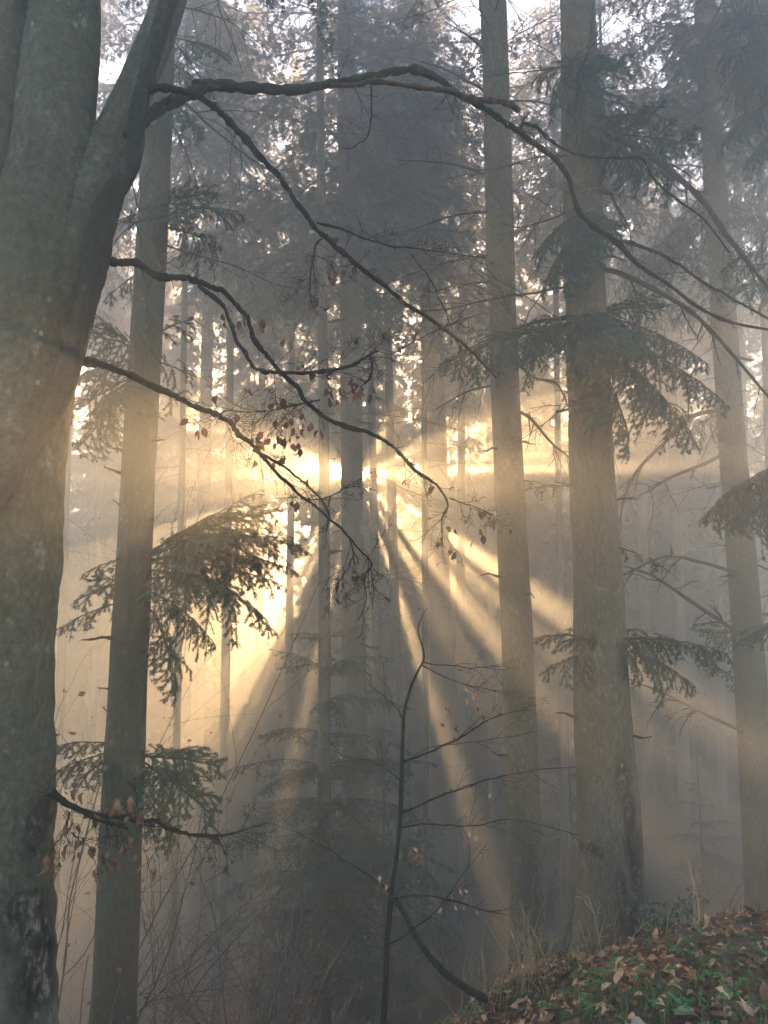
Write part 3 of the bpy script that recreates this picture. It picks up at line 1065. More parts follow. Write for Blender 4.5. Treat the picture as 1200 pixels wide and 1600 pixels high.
beech_branch([[(140, 392, 2.9, 18), (160, 404, 2.9, 15), (185, 411, 2.92, 13), (215, 413, 2.94, 13), (240, 430, 2.97, 13), (270, 437, 3, 12), (305, 443, 3.02, 11), (340, 453, 3.05, 10), (372, 473, 3.08, 9), (398, 503, 3.1, 9), (412, 535, 3.12, 9), (440, 570, 3.15, 9), (468, 602, 3.17, 9), (500, 638, 3.2, 8), (540, 660, 3.24, 8), (592, 675, 3.28, 7), (625, 697, 3.32, 6), (655, 733, 3.36, 6), (685, 755, 3.4, 5), (702, 785, 3.42, 4), (692, 810, 3.42, 3), (690, 830, 3.42, 2)],
              [(310, 446, 3.02, 8), (345, 475, 3.02, 8), (358, 505, 3.02, 7), (372, 540, 3.03, 7), (395, 570, 3.05, 7), (420, 580, 3.06, 7), (460, 582, 3.08, 6), (500, 581, 3.1, 6), (540, 573, 3.12, 6), (570, 557, 3.14, 5), (592, 547, 3.16, 3)],
              [(578, 556, 3.14, 4), (583, 575, 3.15, 4), (580, 592, 3.15, 4), (565, 603, 3.14, 2)],
              [(702, 778, 3.42, 2.5), (730, 790, 3.44, 2), (770, 805, 3.46, 1.5)],
              [(500, 625, 3.18, 3), (450, 632, 3.14, 3), (400, 637, 3.1, 2), (350, 642, 3.06, 2)]],
             M_TWIG, 54, [(0, .78, 1, 9, .16, .0016), (1, .5, 1, 9, .2, .002), (4, 0, 1, 14, .2, .0018), (2, .2, 1, 4, .12, .0014), (3, .3, 1, 5, .14, .0013)],
             [(355, 492, 3.02, 5, .012), (385, 500, 3.05, 3, .012), (412, 505, 3.08, 5, .012), (487, 577, 3.1, 5, .012), (510, 578, 3.1, 6, .014), (535, 608, 3.1, 9, .03), (562, 607, 3.14, 8, .014), (437, 617, 3.1, 4, .012), (385, 600, 3.08, 2, .01), (440, 655, 3.1, 3, .01), (402, 683, 3.1, 4, .012), (378, 650, 3.1, 2, .01), (478, 662, 3.12, 6, .014), (462, 692, 3.12, 7, .02), (445, 688, 3.12, 4, .012), (498, 672, 3.12, 3, .008), (318, 672, 3.05, 1, .004), (755, 797, 3.45, 2, .006), (745, 840, 3.44, 4, .02), (708, 825, 3.42, 3, .014), (425, 680, 3.1, 4, .02), (390, 720, 3.1, 1, .01)], (M_LEAFD, M_LEAFD, M_LEAFD, M_LEAFR))
beech_branch([[(108, 558, 2.86, 17), (130, 565, 2.9, 15), (165, 575, 2.92, 13), (205, 590, 2.95, 13), (250, 615, 2.98, 11), (290, 635, 3.0, 10), (330, 650, 3.02, 10), (355, 665, 3.04, 10), (380, 690, 3.06, 8), (405, 707, 3.08, 7), (425, 735, 3.1, 6), (460, 772, 3.13, 5), (500, 800, 3.16, 4), (540, 833, 3.2, 4), (565, 862, 3.22, 3), (585, 882, 3.24, 3), (572, 905, 3.24, 2), (575, 935, 3.24, 2), (560, 970, 3.24, 1.5)],
              [(395, 703, 3.07, 6), (430, 722, 3.08, 5), (470, 750, 3.1, 4), (505, 782, 3.12, 3), (515, 810, 3.13, 3), (510, 830, 3.13, 2)],
              [(545, 838, 3.2, 2.5), (553, 870, 3.2, 2.5), (540, 900, 3.2, 2), (520, 925, 3.2, 1.5)],
              [(470, 780, 3.13, 2.5), (505, 778, 3.14, 2), (535, 762, 3.16, 2), (570, 745, 3.2, 1.5)]],
             M_TWIG, 55, [(0, .7, 1, 8, .2, .0018), (0, .3, .6, 8, .16, .0016), (2, .2, 1, 5, .15, .0014), (1, .2, 1, 6, .15, .0014), (3, .3, 1, 4, .13, .0013)], [(405, 690, 3.08, 3, .01), (560, 590, 3.1, 1, .01), (316, 676, 3.03, 2, .006)])
beech_branch([[(30, 1185, 3.14, 14), (55, 1212, 3.1, 13), (80, 1240, 3.03, 12), (110, 1265, 2.97, 10), (150, 1281, 2.9, 9), (190, 1288, 2.92, 8), (225, 1295, 2.94, 7), (265, 1307, 2.97, 6), (300, 1312, 3, 6), (340, 1307, 3.03, 5), (375, 1298, 3.06, 3), (420, 1285, 3.1, 2)],
              [(40, 1205, 3.1, 9), (62, 1228, 3.05, 8), (85, 1255, 2.92, 6), (110, 1268, 2.82, 6), (145, 1283, 2.84, 5), (200, 1295, 2.88, 4)],
              [(108, 1268, 2.82, 4), (106, 1295, 2.82, 3), (90, 1320, 2.82, 2.5), (72, 1345, 2.82, 1.5)],
              [(112, 1300, 2.82, 2.5), (125, 1320, 2.83, 2), (145, 1340, 2.84, 1.5), (150, 1350, 2.84, 1)],
              [(215, 1290, 2.93, 3), (245, 1285, 2.95, 2.5), (275, 1275, 2.97, 1.5)],
              [(340, 1308, 3.02, 2.5), (350, 1330, 3.02, 2), (345, 1360, 3.0, 1.5), (320, 1378, 2.98, 1)]],
             M_TWIG, 56, [(0, .35, 1, 12, .16, .0016), (1, .2, 1, 8, .15, .0015), (2, .2, 1, 5, .1, .0012), (3, .3, 1, 4, .1, .0012)],
             [(112, 1290, 2.82, 2, .008), (145, 1315, 2.85, 2, .01), (100, 1330, 2.83, 3, .02), (122, 1230, 2.86, 5, .02), (160, 1265, 2.88, 8, .03), (190, 1258, 2.9, 8, .025), (215, 1275, 2.93, 5, .02), (75, 1345, 2.8, 3, .012), (175, 1340, 2.9, 5, .02), (150, 1352, 2.86, 2, .01), (190, 1320, 2.9, 4, .015)], (M_LEAFR, M_LEAFR, M_LEAFD))

# ------------------------------------------------------------------ low fir sprays one can tell apart
for q, (a, b, Yb, kw) in enumerate([
    ((230, 868), (470, 852), 5.5, dict(arch=.12, droop=.3)), ((232, 862), (440, 800), 6.0, dict(arch=.04)), ((230, 876), (462, 885), 5.8, dict(arch=.08, droop=.4)), ((230, 872), (430, 830), 5.3, dict(arch=.06, droop=.35)), ((230, 880), (440, 915), 6.1, dict(droop=.5)), ((232, 866), (400, 768), 6.3, dict(arch=.02)),
    ((228, 905), (424, 985), 5.6, dict(droop=.6, arch=.14)), ((228, 925), (335, 1005), 5.5, dict(droop=.7)), ((228, 940), (276, 1086), 5.6, dict(droop=.5)), ((232, 870), (352, 842), 5.2, {}), ((230, 880), (400, 880), 6.3, dict(droop=.5)), ((230, 890), (370, 935), 5.3, dict(droop=.5)),
    ((212, 868), (128, 898), 5.6, dict(dens=1.)), ((206, 905), (116, 940), 5.7, dict(dens=1.1)), ((203, 938), (84, 986), 5.6, dict(dens=1.1)), ((208, 880), (150, 930), 6.1, dict(dens=1.1)),
    ((198, 1166), (72, 1172), 5.6, {}), ((198, 1172), (76, 1212), 5.9, dict(droop=0.58)), ((195, 1180), (110, 1225), 5.4, {}),
    ((222, 1182), (346, 1200), 5.6, dict(droop=0.58)), ((221, 1190), (334, 1272), 5.5, dict(droop=0.58)), ((219, 1230), (274, 1322), 5.6, {}), ((222, 1180), (305, 1178), 6.1, dict(droop=0.50)), ((220, 1200), (300, 1240), 5.3, dict(droop=0.58)),
    ((228, 560), (108, 596), 5.6, dict(droop=0.58)), ((226, 580), (104, 650), 5.8, dict(droop=0.58)), ((226, 600), (120, 702), 5.6, dict(droop=0.58)), ((230, 548), (118, 524), 6.1, {}), ((226, 590), (150, 640), 5.2, dict(droop=0.65)),
    ((232, 530), (302, 498), 5.7, dict(dens=1.)), ((230, 562), (306, 590), 5.6, dict(dens=1.)), ((228, 600), (318, 640), 5.9, dict(dens=.6)),
    ((240, 338), (372, 330), 5.6, dict(droop=0.50)), ((240, 350), (348, 392), 5.5, dict(droop=0.58)), ((242, 330), (335, 300), 6.0, {}), ((238, 330), (165, 356), 5.7, {}),
    ((250, 150), (300, 200), 5.5, dict(droop=0.58)), ((252, 60), (350, 90), 5.6, {}), ((250, 90), (330, 150), 6.1, {}), ((236, 420), (160, 470), 5.8, dict(dens=1.))]):
    kw.setdefault('bare', .1)
    near_branch(fir_l, a, b, 1000 + q, 5.8, Yb, **kw)
mb = MB()
rng = np.random.default_rng(8)


def stub(tree, C, seed):
    P, R = pxpath(C, tree.location, 5)
    mb = MB()
    tube(mb, P, R, 5, 0, knobby(seed, len(P), 5, .3))
    rng = np.random.default_rng(seed)
    for _ in range(3):
        i = rng.integers(2, len(P) - 1)
        twig(mb, rng, P[i], unit(P[i] - P[i - 1] + rng.normal(0, .5, 3)), .06, .002, 0, -.1, 0)
    mb.build('branch_stub', M_TWIG, tree)


for q, C in enumerate([[(235, 690, 5.75, 4), (247, 688, 5.7, 3), (259, 687, 5.65, 1)], [(200, 705, 5.75, 5), (186, 702, 5.7, 4), (174, 700, 5.65, 2)], [(200, 745, 5.75, 6), (182, 737, 5.7, 4), (163, 730, 5.6, 2)],
                       [(196, 798, 5.75, 4), (185, 788, 5.7, 3), (176, 780, 5.65, 1)], [(182, 998, 5.7, 7), (160, 996, 5.65, 5), (146, 999, 5.6, 4), (128, 1000, 5.55, 2)], [(176, 1080, 5.7, 4), (166, 1076, 5.7, 3), (152, 1075, 5.65, 1)],
                       [(176, 1112, 5.7, 4), (166, 1110, 5.65, 2), (160, 1104, 5.6, 1)], [(220, 1176, 5.7, 4), (230, 1174, 5.6, 2), (234, 1172, 5.6, 1)], [(240, 645, 5.75, 3), (248, 645, 5.7, 1), (252, 645, 5.7, 1)]]):
    stub(fir_l, C, q)

for q, (a, b, Ya, Yb, kw) in enumerate([
    ((918, 505), (690, 578), 6.5, 6.2, dict(droop=0.36)), ((918, 498), (800, 512), 6.5, 6.6, dict(droop=0.50)), ((918, 500), (822, 560), 6.5, 6.0, dict(droop=0.58)), ((915, 490), (1106, 574), 6.5, 6.1, dict(droop=0.65)), ((918, 515), (1138, 632), 6.5, 6.2, dict(droop=0.50)),
    ((915, 495), (1035, 482), 6.5, 6.8, {}), ((918, 520), (1090, 700), 6.5, 6.6, dict(droop=0.50)), ((920, 545), (985, 716), 6.5, 6.2, dict(droop=0.58)), ((916, 500), (1010, 560), 6.5, 5.8, dict(droop=0.65)), ((918, 530), (1040, 640), 6.5, 6.0, dict(droop=0.65)),
    ((917, 490), (935, 590), 6.3, 5.75, dict(droop=0.58, wide=.6)), ((917, 495), (895, 575), 6.3, 5.8, dict(droop=0.58, wide=.6)), ((917, 490), (960, 560), 6.3, 5.7, dict(droop=0.58, wide=.6)), ((917, 500), (870, 530), 6.4, 6.0, dict(droop=0.65, wide=.5)), ((917, 485), (985, 520), 6.4, 6.0, dict(droop=0.65, wide=.5)),
    ((935, 1005), (838, 998), 6.4, 6.3, {}), ((935, 1015), (848, 1052), 6.4, 6.5, dict(droop=0.58)), ((940, 1002), (1138, 1022), 6.4, 6.2, dict(droop=0.65)), ((940, 1010), (1088, 1062), 6.4, 6.5, dict(droop=0.58)), ((940, 1005), (1060, 1000), 6.4, 6.8, dict(droop=0.65)),
    ((932, 848), (1042, 889), 6.4, 6.2, dict(dens=.4, wide=.2)),
    ((910, 335), (836, 398), 6.4, 6.1, dict(droop=0.58)), ((910, 345), (846, 452), 6.4, 6.2, dict(droop=0.58)), ((912, 320), (900, 440), 6.2, 5.8, dict(droop=0.58, wide=.5)), ((910, 340), (862, 360), 6.4, 6.7, dict(droop=0.65)), ((912, 330), (960, 380), 6.4, 6.0, dict(droop=0.65, wide=.5)),
    ((904, 95), (990, 86), 6.5, 6.4, dict(droop=0.58)), ((904, 100), (838, 120), 6.5, 6.4, dict(droop=0.58)), ((904, 80), (915, 200), 6.3, 5.8, dict(droop=0.58, wide=.5)), ((904, 90), (950, 170), 6.3, 5.9, dict(droop=0.58, wide=.5)), ((904, 85), (870, 170), 6.3, 6.0, dict(droop=0.58, wide=.5)),
    ((908, 205), (1094, 226), 6.5, 6.2, dict(droop=0.58)), ((908, 210), (1064, 304), 6.5, 6.4, dict(droop=0.58)), ((908, 200), (1010, 188), 6.5, 6.9, {}), ((908, 210), (1000, 262), 6.5, 6.0, dict(droop=0.58))]):
    kw.setdefault('bare', .1)
    near_branch(fir_b, a, b, 1100 + q, Ya, Yb, needle=M_NEEDLEB, **kw)


def dead_limb(tree, C, seed, n=8, L=.35, m=M_TWIG):
    P, R = pxpath(C, tree.location, 7)
    rng = np.random.default_rng(seed)
    mb = MB()
    tube(mb, P, R, 6, 0, knobby(seed, len(P), 6, .15))
    for _ in range(n):
        i = rng.integers(2, len(P) - 1)
        twig(mb, rng, P[i], unit(unit(P[i] - P[i - 1]) * .8 + rng.normal(0, .5, 3) + [0, 0, -.3]), L * rng.uniform(.5, 1.2), max(.0015, R[i] * .5), 1, -.12, 5)
    o = mb.build('dead_branch', m, tree)


dead_limb(fir_b, [(935, 420, 6.4, 9), (965, 426, 6.35, 8), (1010, 446, 6.3, 8), (1070, 480, 6.2, 7), (1110, 515, 6.2, 6), (1150, 560, 6.1, 5), (1200, 620, 6.1, 4), (1240, 670, 6, 3)], 1, 10)
dead_limb(fir_b, [(930, 195, 6.4, 9), (985, 225, 6.3, 9), (1040, 262, 6.2, 9), (1095, 310, 6.1, 9), (1130, 360, 6.0, 8), (1165, 405, 5.9, 7), (1215, 470, 5.8, 5)], 2, 8)
dead_limb(fir_r, [(1140, 640, 11, 8), (1080, 650, 10.7, 7), (1040, 690, 10.5, 6), (1000, 730, 10.3, 5), (978, 770, 10.2, 4), (966, 830, 10.1, 2)], 3, 10, .7)
dead_limb(fir_r, [(1150, 700, 11, 7), (1100, 725, 10.6, 6), (1050, 745, 10.3, 5), (1010, 770, 10.1, 3)], 4, 8, .6)
dead_limb(fir_r, [(1165, 900, 11, 7), (1100, 880, 10.6, 6), (1040, 870, 10.3, 5), (970, 900, 10, 3)], 5, 8, .6)
dead_limb(fir_r, [(1170, 1000, 11, 7), (1080, 940, 10.6, 6), (1020, 900, 10.3, 4), (960, 880, 10, 2)], 6, 8, .6)
dead_limb(fir_r, [(1178, 1150, 11, 7), (1110, 1120, 10.6, 6), (1040, 1085, 10.3, 4), (980, 1060, 10, 2)], 7, 8, .6)
dead_limb(fir_c, [(805, 640, 8, 6), (830, 655, 7.8, 5), (860, 690, 7.6, 4), (890, 715, 7.5, 2)], 8, 8, .5)
dead_limb(fir_c, [(800, 560, 8, 6), (835, 590, 7.8, 4), (870, 600, 7.6, 3), (890, 640, 7.5, 2)], 9, 8, .4)
for q, (dy, ex, ey) in enumerate([(395, 600, 445), (440, 640, 470), (480, 600, 560), (330, 640, 360), (520, 660, 600), (280, 620, 250), (160, 640, 90), (110, 690, 30), (600, 680, 640)]):
    dead_limb(fir_c, [(785, dy, 8, 4), ((785 + ex) / 2, (dy + ey) / 2 - 9, 7.9, 3), (ex, ey, 7.8, 1)], 20 + q, 7, .5)
for q, (a, b, Yb) in enumerate([((800, 575), (735, 580), 7.8), ((808, 770), (880, 762), 7.7), ((804, 750), (870, 765), 8.2), ((800, 570), (745, 600), 8.2)]):
    near_branch(fir_c, a, b, 1150 + q, 8, Yb, dens=.7)
for q, (a, b, Yb) in enumerate([((1155, 780), (1100, 812), 10.6), ((1190, 1000), (1090, 985), 10.5), ((1175, 1080), (1090, 1030), 11.5), ((1140, 640), (1060, 690), 10.6), ((1130, 480), (1050, 500), 10.6)]):
    near_branch(fir_r, a, b, 1160 + q, 11, Yb, droop=0.50, wide=.5)

fir_e = tree_at('fir_tree', 1330, 900, 7.6, 'dark green fir boughs reaching in beside the inward leaning grey trunk', G_NEAR)
fir_trunk(fir_e, [(1390, 1300, 60), (1350, 900, 54), (1318, 500, 48), (1290, 100, 42), (1282, 0, 40)], 7.6, 18, seed=41)
for q, (a, b, Yb, kw) in enumerate([
    ((1300, 60), (1135, 30), 7.2, dict(droop=0.65, wide=.55)), ((1300, 70), (1120, 100), 7.0, dict(droop=0.65, wide=.55)), ((1300, 90), (1140, 150), 7.3, dict(droop=0.65, wide=.55)), ((1300, 110), (1150, 215), 7.1, dict(droop=0.65)), ((1300, -20), (1140, -10), 7.4, dict(droop=0.65, wide=.55)), ((1302, 140), (1176, 250), 7.2, dict(droop=0.65)), ((1296, 20), (1160, 80), 6.8, dict(droop=0.65, wide=.6)), ((1296, 20), (1170, 130), 6.7, dict(droop=0.65, wide=.6)),
    ((1318, 400), (1130, 420), 7.2, dict(dens=1.1)), ((1318, 420), (1150, 460), 7.0, dict(dens=.8, droop=0.58)), ((1340, 700), (1100, 806), 7.2, dict(droop=0.58)), ((1340, 690), (1135, 770), 7.5, dict(droop=0.58)), ((1345, 720), (1160, 830), 7.0, dict(droop=0.58)), ((1350, 950), (1160, 1010), 7.4, dict(dens=1.))]):
    kw.setdefault('bare', .1)
    near_branch(fir_e, a, b, 1200 + q, 7.6, Yb, needle=M_NEEDLEB, **kw)

rng = np.random.default_rng(66)
for t, Y, spots in ((fir_c, 8, [(826, 1300), (790, 1180), (824, 1090), (776, 900), (822, 930), (770, 700), (818, 690), (800, 460), (796, 260)]), (fir_b, 6.5, [(990, 1150), (896, 1120), (966, 780), (893, 760), (955, 400), (940, 300), (886, 640)]), (fir_r, 11, [(1188, 1220), (1140, 900), (1120, 760), (1160, 560), (1098, 300), (1138, 250)]), (fir_m, 14, [(534, 1150), (574, 1010), (533, 860), (566, 660), (530, 500)])):
    for q, (px, py) in enumerate(spots):
        side = 1 if q % 2 == 0 else -1
        L = rng.uniform(14, 34) * 6.5 / Y
        stub(t, [(px - side * 16, py + 3, Y, 5), (px, py, Y - .12, 4.5), (px + side * L * .5, py - rng.uniform(-6, 6), Y - .2, 3), (px + side * L, py - rng.uniform(-9, 9), Y - .25, 1.2)], 600 + q + int(Y * 10))

# tiers of young firs in the mist
add_crown(fir_s, 0, -2.6, 1.0, 2.6, xy=tuple(at(507, 1250, 11.5)[:2]), pool=YOUNG, sz=.78)
for q, (px, Y, z, s, sz, k, lab) in enumerate([(600, 14.5, None, .95, .95, 1, 'misty young fir with feathery tiers beside the thin bare sapling'), (545, 17, None, 1., 1.1, 0, 'pale young fir behind the tall trunk in front of the sun'),
                                           (640, 22, None, 1.1, 1.1, 1, 'fogged young fir in the dim hollow'), (1090, 19, None, .8, .6, 1, 'small misty fir on the cold slope'), (890, 21, None, .9, .9, 0, 'fogged young fir in the gap between the two big trunks')]):
    p = at(px, 1200, Y)
    g = gf(p[0], p[1])
    t = empty('young_fir', (p[0], p[1], g), lab, 'tree')
    mb = MB()
    zz = np.linspace(-.2, 5.6 * sz, 20)
    tube(mb, np.stack([zz * 0, zz * .01, zz], 1), np.linspace(.06, .006, 20), 8)
    mb.build('trunk', M_TWIG, t)
    add_crown(t, k, g + .3, s, q * 1.9, pool=YOUNG, sz=sz)
# ------------------------------------------------------------------ sapling, shrubs, bank
def twiggy(name, label, cat, base, group=None):
    return empty(name, tuple(base), label, cat, group)


SY = 4.6
b0 = at(600, 1600, SY)
sap = twiggy('beech_sapling', 'thin dark bare sapling with upswept branches and a few brown leaves', 'sapling', (b0[0], b0[1], gf(b0[0], b0[1])))
SO = np.array(sap.location)
mb = MB()
P, R = pxpath([(596, 1680, SY, 17), (599, 1600, SY, 15), (603, 1530, SY, 14), (604, 1480, SY, 14), (608, 1440, SY, 13), (611, 1400, SY, 14), (619, 1340, SY, 12), (625, 1285, SY, 11), (628, 1200, SY, 10), (631, 1120, SY, 8), (640, 1080, SY, 7), (650, 1055, SY, 6), (662, 1030, SY, 5), (660, 1010, SY, 4), (653, 985, SY, 3), (660, 962, SY, 2), (668, 950, SY, 1)], SO, 8)
R = R * .68
tube(mb, P, R, 9, 0, knobby(4, len(P), 9, .12))
mb.build('stem', M_SAP, sap)
h = hit(778, 1568)
mb = MB()
P, R = pxpath([(612, 1398, SY, 11), (630, 1425, SY - .05, 13), (648, 1460, SY - .1, 14), (668, 1490, SY - .1, 15), (695, 1520, SY - .15, 16), (730, 1545, (SY + h[1]) / 2, 17), (760, 1562, h[1], 18), (790, 1575, h[1] - .02, 16)], SO, 8)
R = R * .68
tube(mb, P, R, 9, 0, knobby(6, len(P), 9, .15))
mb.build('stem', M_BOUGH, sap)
rng = np.random.default_rng(17)
SB = [[(630, 1190, SY, 6), (660, 1180, SY - .1, 5), (700, 1160, SY - .2, 5), (725, 1145, SY - .25, 4), (755, 1125, SY - .3, 3), (790, 1115, SY - .4, 2), (830, 1108, SY - .5, 1.5)],
      [(628, 1270, SY, 6), (655, 1258, SY - .1, 5), (690, 1243, SY - .15, 5), (730, 1230, SY - .2, 4), (775, 1219, SY - .3, 3), (840, 1205, SY - .4, 2), (900, 1198, SY - .5, 1.5)],
      [(627, 1293, SY, 5), (660, 1288, SY - .1, 4), (700, 1287, SY - .15, 4), (745, 1288, SY - .2, 3), (800, 1278, SY - .3, 2), (905, 1305, SY - .4, 1.5)],
      [(612, 1403, SY, 6), (640, 1400, SY - .1, 5), (680, 1400, SY - .2, 4), (720, 1408, SY - .25, 4), (750, 1418, SY - .3, 3), (790, 1430, SY - .35, 2)],
      [(606, 1390, SY, 6), (580, 1370, SY + .1, 4), (550, 1350, SY + .2, 4), (510, 1325, SY + .3, 3), (460, 1300, SY + .4, 2), (420, 1285, SY + .5, 1.5)],
      [(631, 1130, SY, 4), (620, 1105, SY + .1, 3), (600, 1088, SY + .2, 2.5), (575, 1070, SY + .3, 1.5)],
      [(627, 1220, SY, 4), (605, 1205, SY + .1, 3), (575, 1192, SY + .2, 2), (530, 1180, SY + .3, 1.5)],
      [(610, 1475, SY, 5), (640, 1455, SY - .1, 4), (680, 1420, SY - .2, 3), (720, 1370, SY - .3, 2), (760, 1320, SY - .4, 1.5)],
      [(662, 1035, SY, 4), (690, 1042, SY - .05, 2.5), (730, 1046, SY - .1, 2), (790, 1040, SY - .15, 1.5)],
      [(660, 1040, SY, 4), (690, 1055, SY + .05, 2.5), (730, 1070, SY + .1, 2), (800, 1085, SY + .15, 1.5)],
      [(628, 1195, SY, 3), (670, 1170, SY + .05, 2), (740, 1160, SY + .1, 1.5), (800, 1150, SY + .15, 1)]]
SL = {0: [(755, 1110, 5), (700, 1140, 3)], 2: [(735, 1293, 2)], 3: [(690, 1402, 8), (720, 1398, 8), (735, 1402, 5)], 4: [(600, 1368, 4), (620, 1340, 1)], 8: [(732, 1076, 3), (745, 1078, 4), (740, 1070, 3)], 9: [(700, 1105, 3)], 10: [(650, 1335, 8), (640, 1330, 3), (655, 1330, 3)], 1: [(730, 1300, 1), (760, 1240, 2)]}
for i, C in enumerate(SB):
    P, R = pxpath(C, SO, 7)
    R = R * .68
    P[1:-1] += np.cumsum(rng.normal(0, .002, (len(P) - 2, 3)), 0) * np.sin(np.linspace(0, np.pi, len(P) - 2))[:, None]
    mb = MB()
    tube(mb, P, R, 5, 0, knobby(i, len(P), 5, .12))
    for _ in range(7):
        k = rng.integers(len(P) // 3, len(P) - 1)
        d = unit(P[k] - P[k - 1])
        twig(mb, rng, P[k], unit(d + rng.normal(0, .5, 3) + [0, 0, .15]), rng.uniform(.1, .3), .0018, 1, .02, 4, wob=.14)
    o = mb.build('branch', M_SAP, sap)
    if i in SL:
        T = []
        for px, py, n in SL[i]:
            c = at(px, py, SY - .15) - SO
            T += [(c + rng.normal(0, .022, 3), (0, 0, -1)) for _ in range(n)]
        dead_leaves(o, T, rng, [M_LEAFR, M_LEAFR, M_LEAFT], (.025, .045))


def shrub(name, label, cat, px, Y, H, n, seed, m, spread=.5, depth=2, r=.006, kids=5, lean=0., group=None, leaves=None, base=None, tilt=.35):
    if base is None:
        p = at(px, 1300, Y)
        base = (p[0], p[1], gf(p[0], p[1]) - .02)
    t = empty(name, base, label, cat, group)
    rng = np.random.default_rng(seed)
    tips = []
    for k in range(n):
        d = unit(np.array([rng.normal(lean, tilt), rng.normal(0, tilt), 1.]))
        mb = MB()
        twig(mb, rng, np.array([rng.normal(0, .08 * spread), rng.normal(0, .08 * spread), 0]), d, H * rng.uniform(.6, 1.1), r * rng.uniform(.7, 1.2), depth, -.02, kids, tips=tips, spread=(20, 55), wob=.09)
        mb.build('stem', m, t)
    if leaves:
        mats, frac, size = leaves
        T = [(p, d) for p, d, dep in tips if rng.random() < frac]
        if T:
            dead_leaves(t, T, rng, mats, size, 1, 'foliage', .5)
    return t


G_SHRUB, G_STRAW = 'bare shrubs in the misty hollow', 'dry straw coloured weeds on the bank'
for q, (px, Y, H, n, lean, lab) in enumerate([(440, 7.5, 2.0, 5, -.1, 'arching bare brown shrub at the foot of the slender young fir'), (395, 8.5, 2.1, 5, .1, 'bare shrub between the mossy fir and the slender young fir'), (330, 9.5, 2.4, 5, .25, 'bare shrub spreading thin arms beneath the golden mist'),
                                              (540, 9.0, 1.7, 4, .1, 'bare thin stemmed shrub just in front of the tall sunlit trunk'), (260, 8.2, 2.2, 3, .3, 'bare shrub with orange tipped twigs beside the mossy fir'), (470, 11, 2.0, 5, 0, 'misty bare shrub behind the slender young fir'),
                                              (700, 10, 1.8, 5, 0, 'misty bare shrub behind the leaning sapling stem'), (1080, 8.3, 1.6, 4, -.1, 'wispy bare shrub on the cold slope beside the thickest trunk'), (1130, 9.5, 1.8, 4, .1, 'wispy bare shrub at the foot of the inward leaning grey trunk'), (1040, 13, 2.0, 5, 0, 'faint bare shrub on the cold slope'), (880, 10, 1.5, 5, 0, 'bare shrub in the gap between the two big trunks'), (620, 13, 2, 5, 0, 'faint bare shrub behind the thin sapling'), (400, 5.8, 2, 4, .05, 'dark wiry shrub under the low drooping bough of the beech'), (360, 6.4, 2, 4, .1, 'dark wiry shrub closest to the mossy fir'), (480, 6.2, 2, 4, -.1, 'dark wiry shrub beside the thin sapling'), (120, 7, 2.2, 4, .2, 'bare shrub in the gap beside the grey beech')]):
    top = at(px, 1360 + 50 * math.sin(q * 2.3), Y)
    H = top[2] - gf(top[0], top[1])
    shrub('bare_shrub', lab, 'shrub', px, Y, H, n + 1, 300 + q, M_BRAMBLE, .8, 2, .010, 6, lean, G_SHRUB, ([M_LEAFO, M_LEAFR, M_LEAFR], .12, (.03, .05)) if q in (2, 4, 12) else None)

for q, (px, Y, H, lean, fr, lab) in enumerate([(40, 7.6, 4.4, .25, .6, 'tall reddish leaved young beech between the grey beech and mossy fir'), (100, 10, 4.6, .1, .6, 'fainter reddish leaved young beech deeper in the mist'), (60, 6.6, 2.6, .3, .55, 'low russet leaved young beech beside the grey beech')]):
    top = at(px + 60, (790, 800, 1090)[q], Y)
    H = top[2] - gf(top[0], top[1])
    shrub('young_beech', lab, 'sapling', px, Y, H, 4, 340 + q, M_TWIG, 1., 2, .012, 8, lean, 'young beeches holding their dead leaves', ([M_LEAFR, M_LEAFR, M_LEAFD], fr, (.04, .065)), tilt=.3)

for q, (px, py, H, n, lab) in enumerate([(655, 1596, .5, 4, 'straw coloured dry weed just beside the leaning sapling stem'), (735, 1592, .55, 5, 'tallest clump of straw coloured weed in front of the leaning stem'), (785, 1568, .5, 5, 'dry weed where the leaning stem meets the bank'), (830, 1548, .6, 6, 'dense dry weed at the foot of the straight bare trunk'),
                                         (860, 1535, .5, 4, 'dry weed between the two big trunks'), (760, 1590, .35, 4, 'low dry weed above green bank plants'), (950, 1498, .42, 4, 'dry weed before the thickest trunk'), (985, 1490, .36, 3, 'forked dry weed at the foot of the pale wound'), (1070, 1470, .45, 3, 'upright pale weed beside the thickest trunk'),
                                         (800, 1560, .4, 5, 'dry weed beside the straight bare trunk, just up the bank from the leaning stem'), (890, 1520, .35, 3, 'short dry weed on the bank edge')]):
    h = hit(px, py)
    shrub('dry_weed', lab, 'weed', 0, 0, H, n, 360 + q, M_STRAW if q % 3 else M_STRAW, 1., 2 if H > .4 else 1, .004, 5, 0, G_STRAW, None, (h[0], h[1], gf(h[0], h[1]) - .02), tilt=.4)
for q, (px, Y) in enumerate([(170, 4.5), (200, 4.4), (260, 5.0), (90, 3.6), (300, 5.4)]):
    p = at(px, 1610, Y)
    shrub('dry_weed', ['dry weed stems poking up before the mossy fir', 'second dry weed before the mossy fir, nearer its lit edge', 'dry weed tips in dark mist below the low drooping bough', 'dry weed at the foot of the beech', 'thin dry weed in the dark hollow'][q], 'weed', 0, 0, 1.0, 3, 380 + q, M_STRAW, .8, 1, .004, 5, 0, G_STRAW, None, (p[0], p[1], p[2] - .85), tilt=.25)

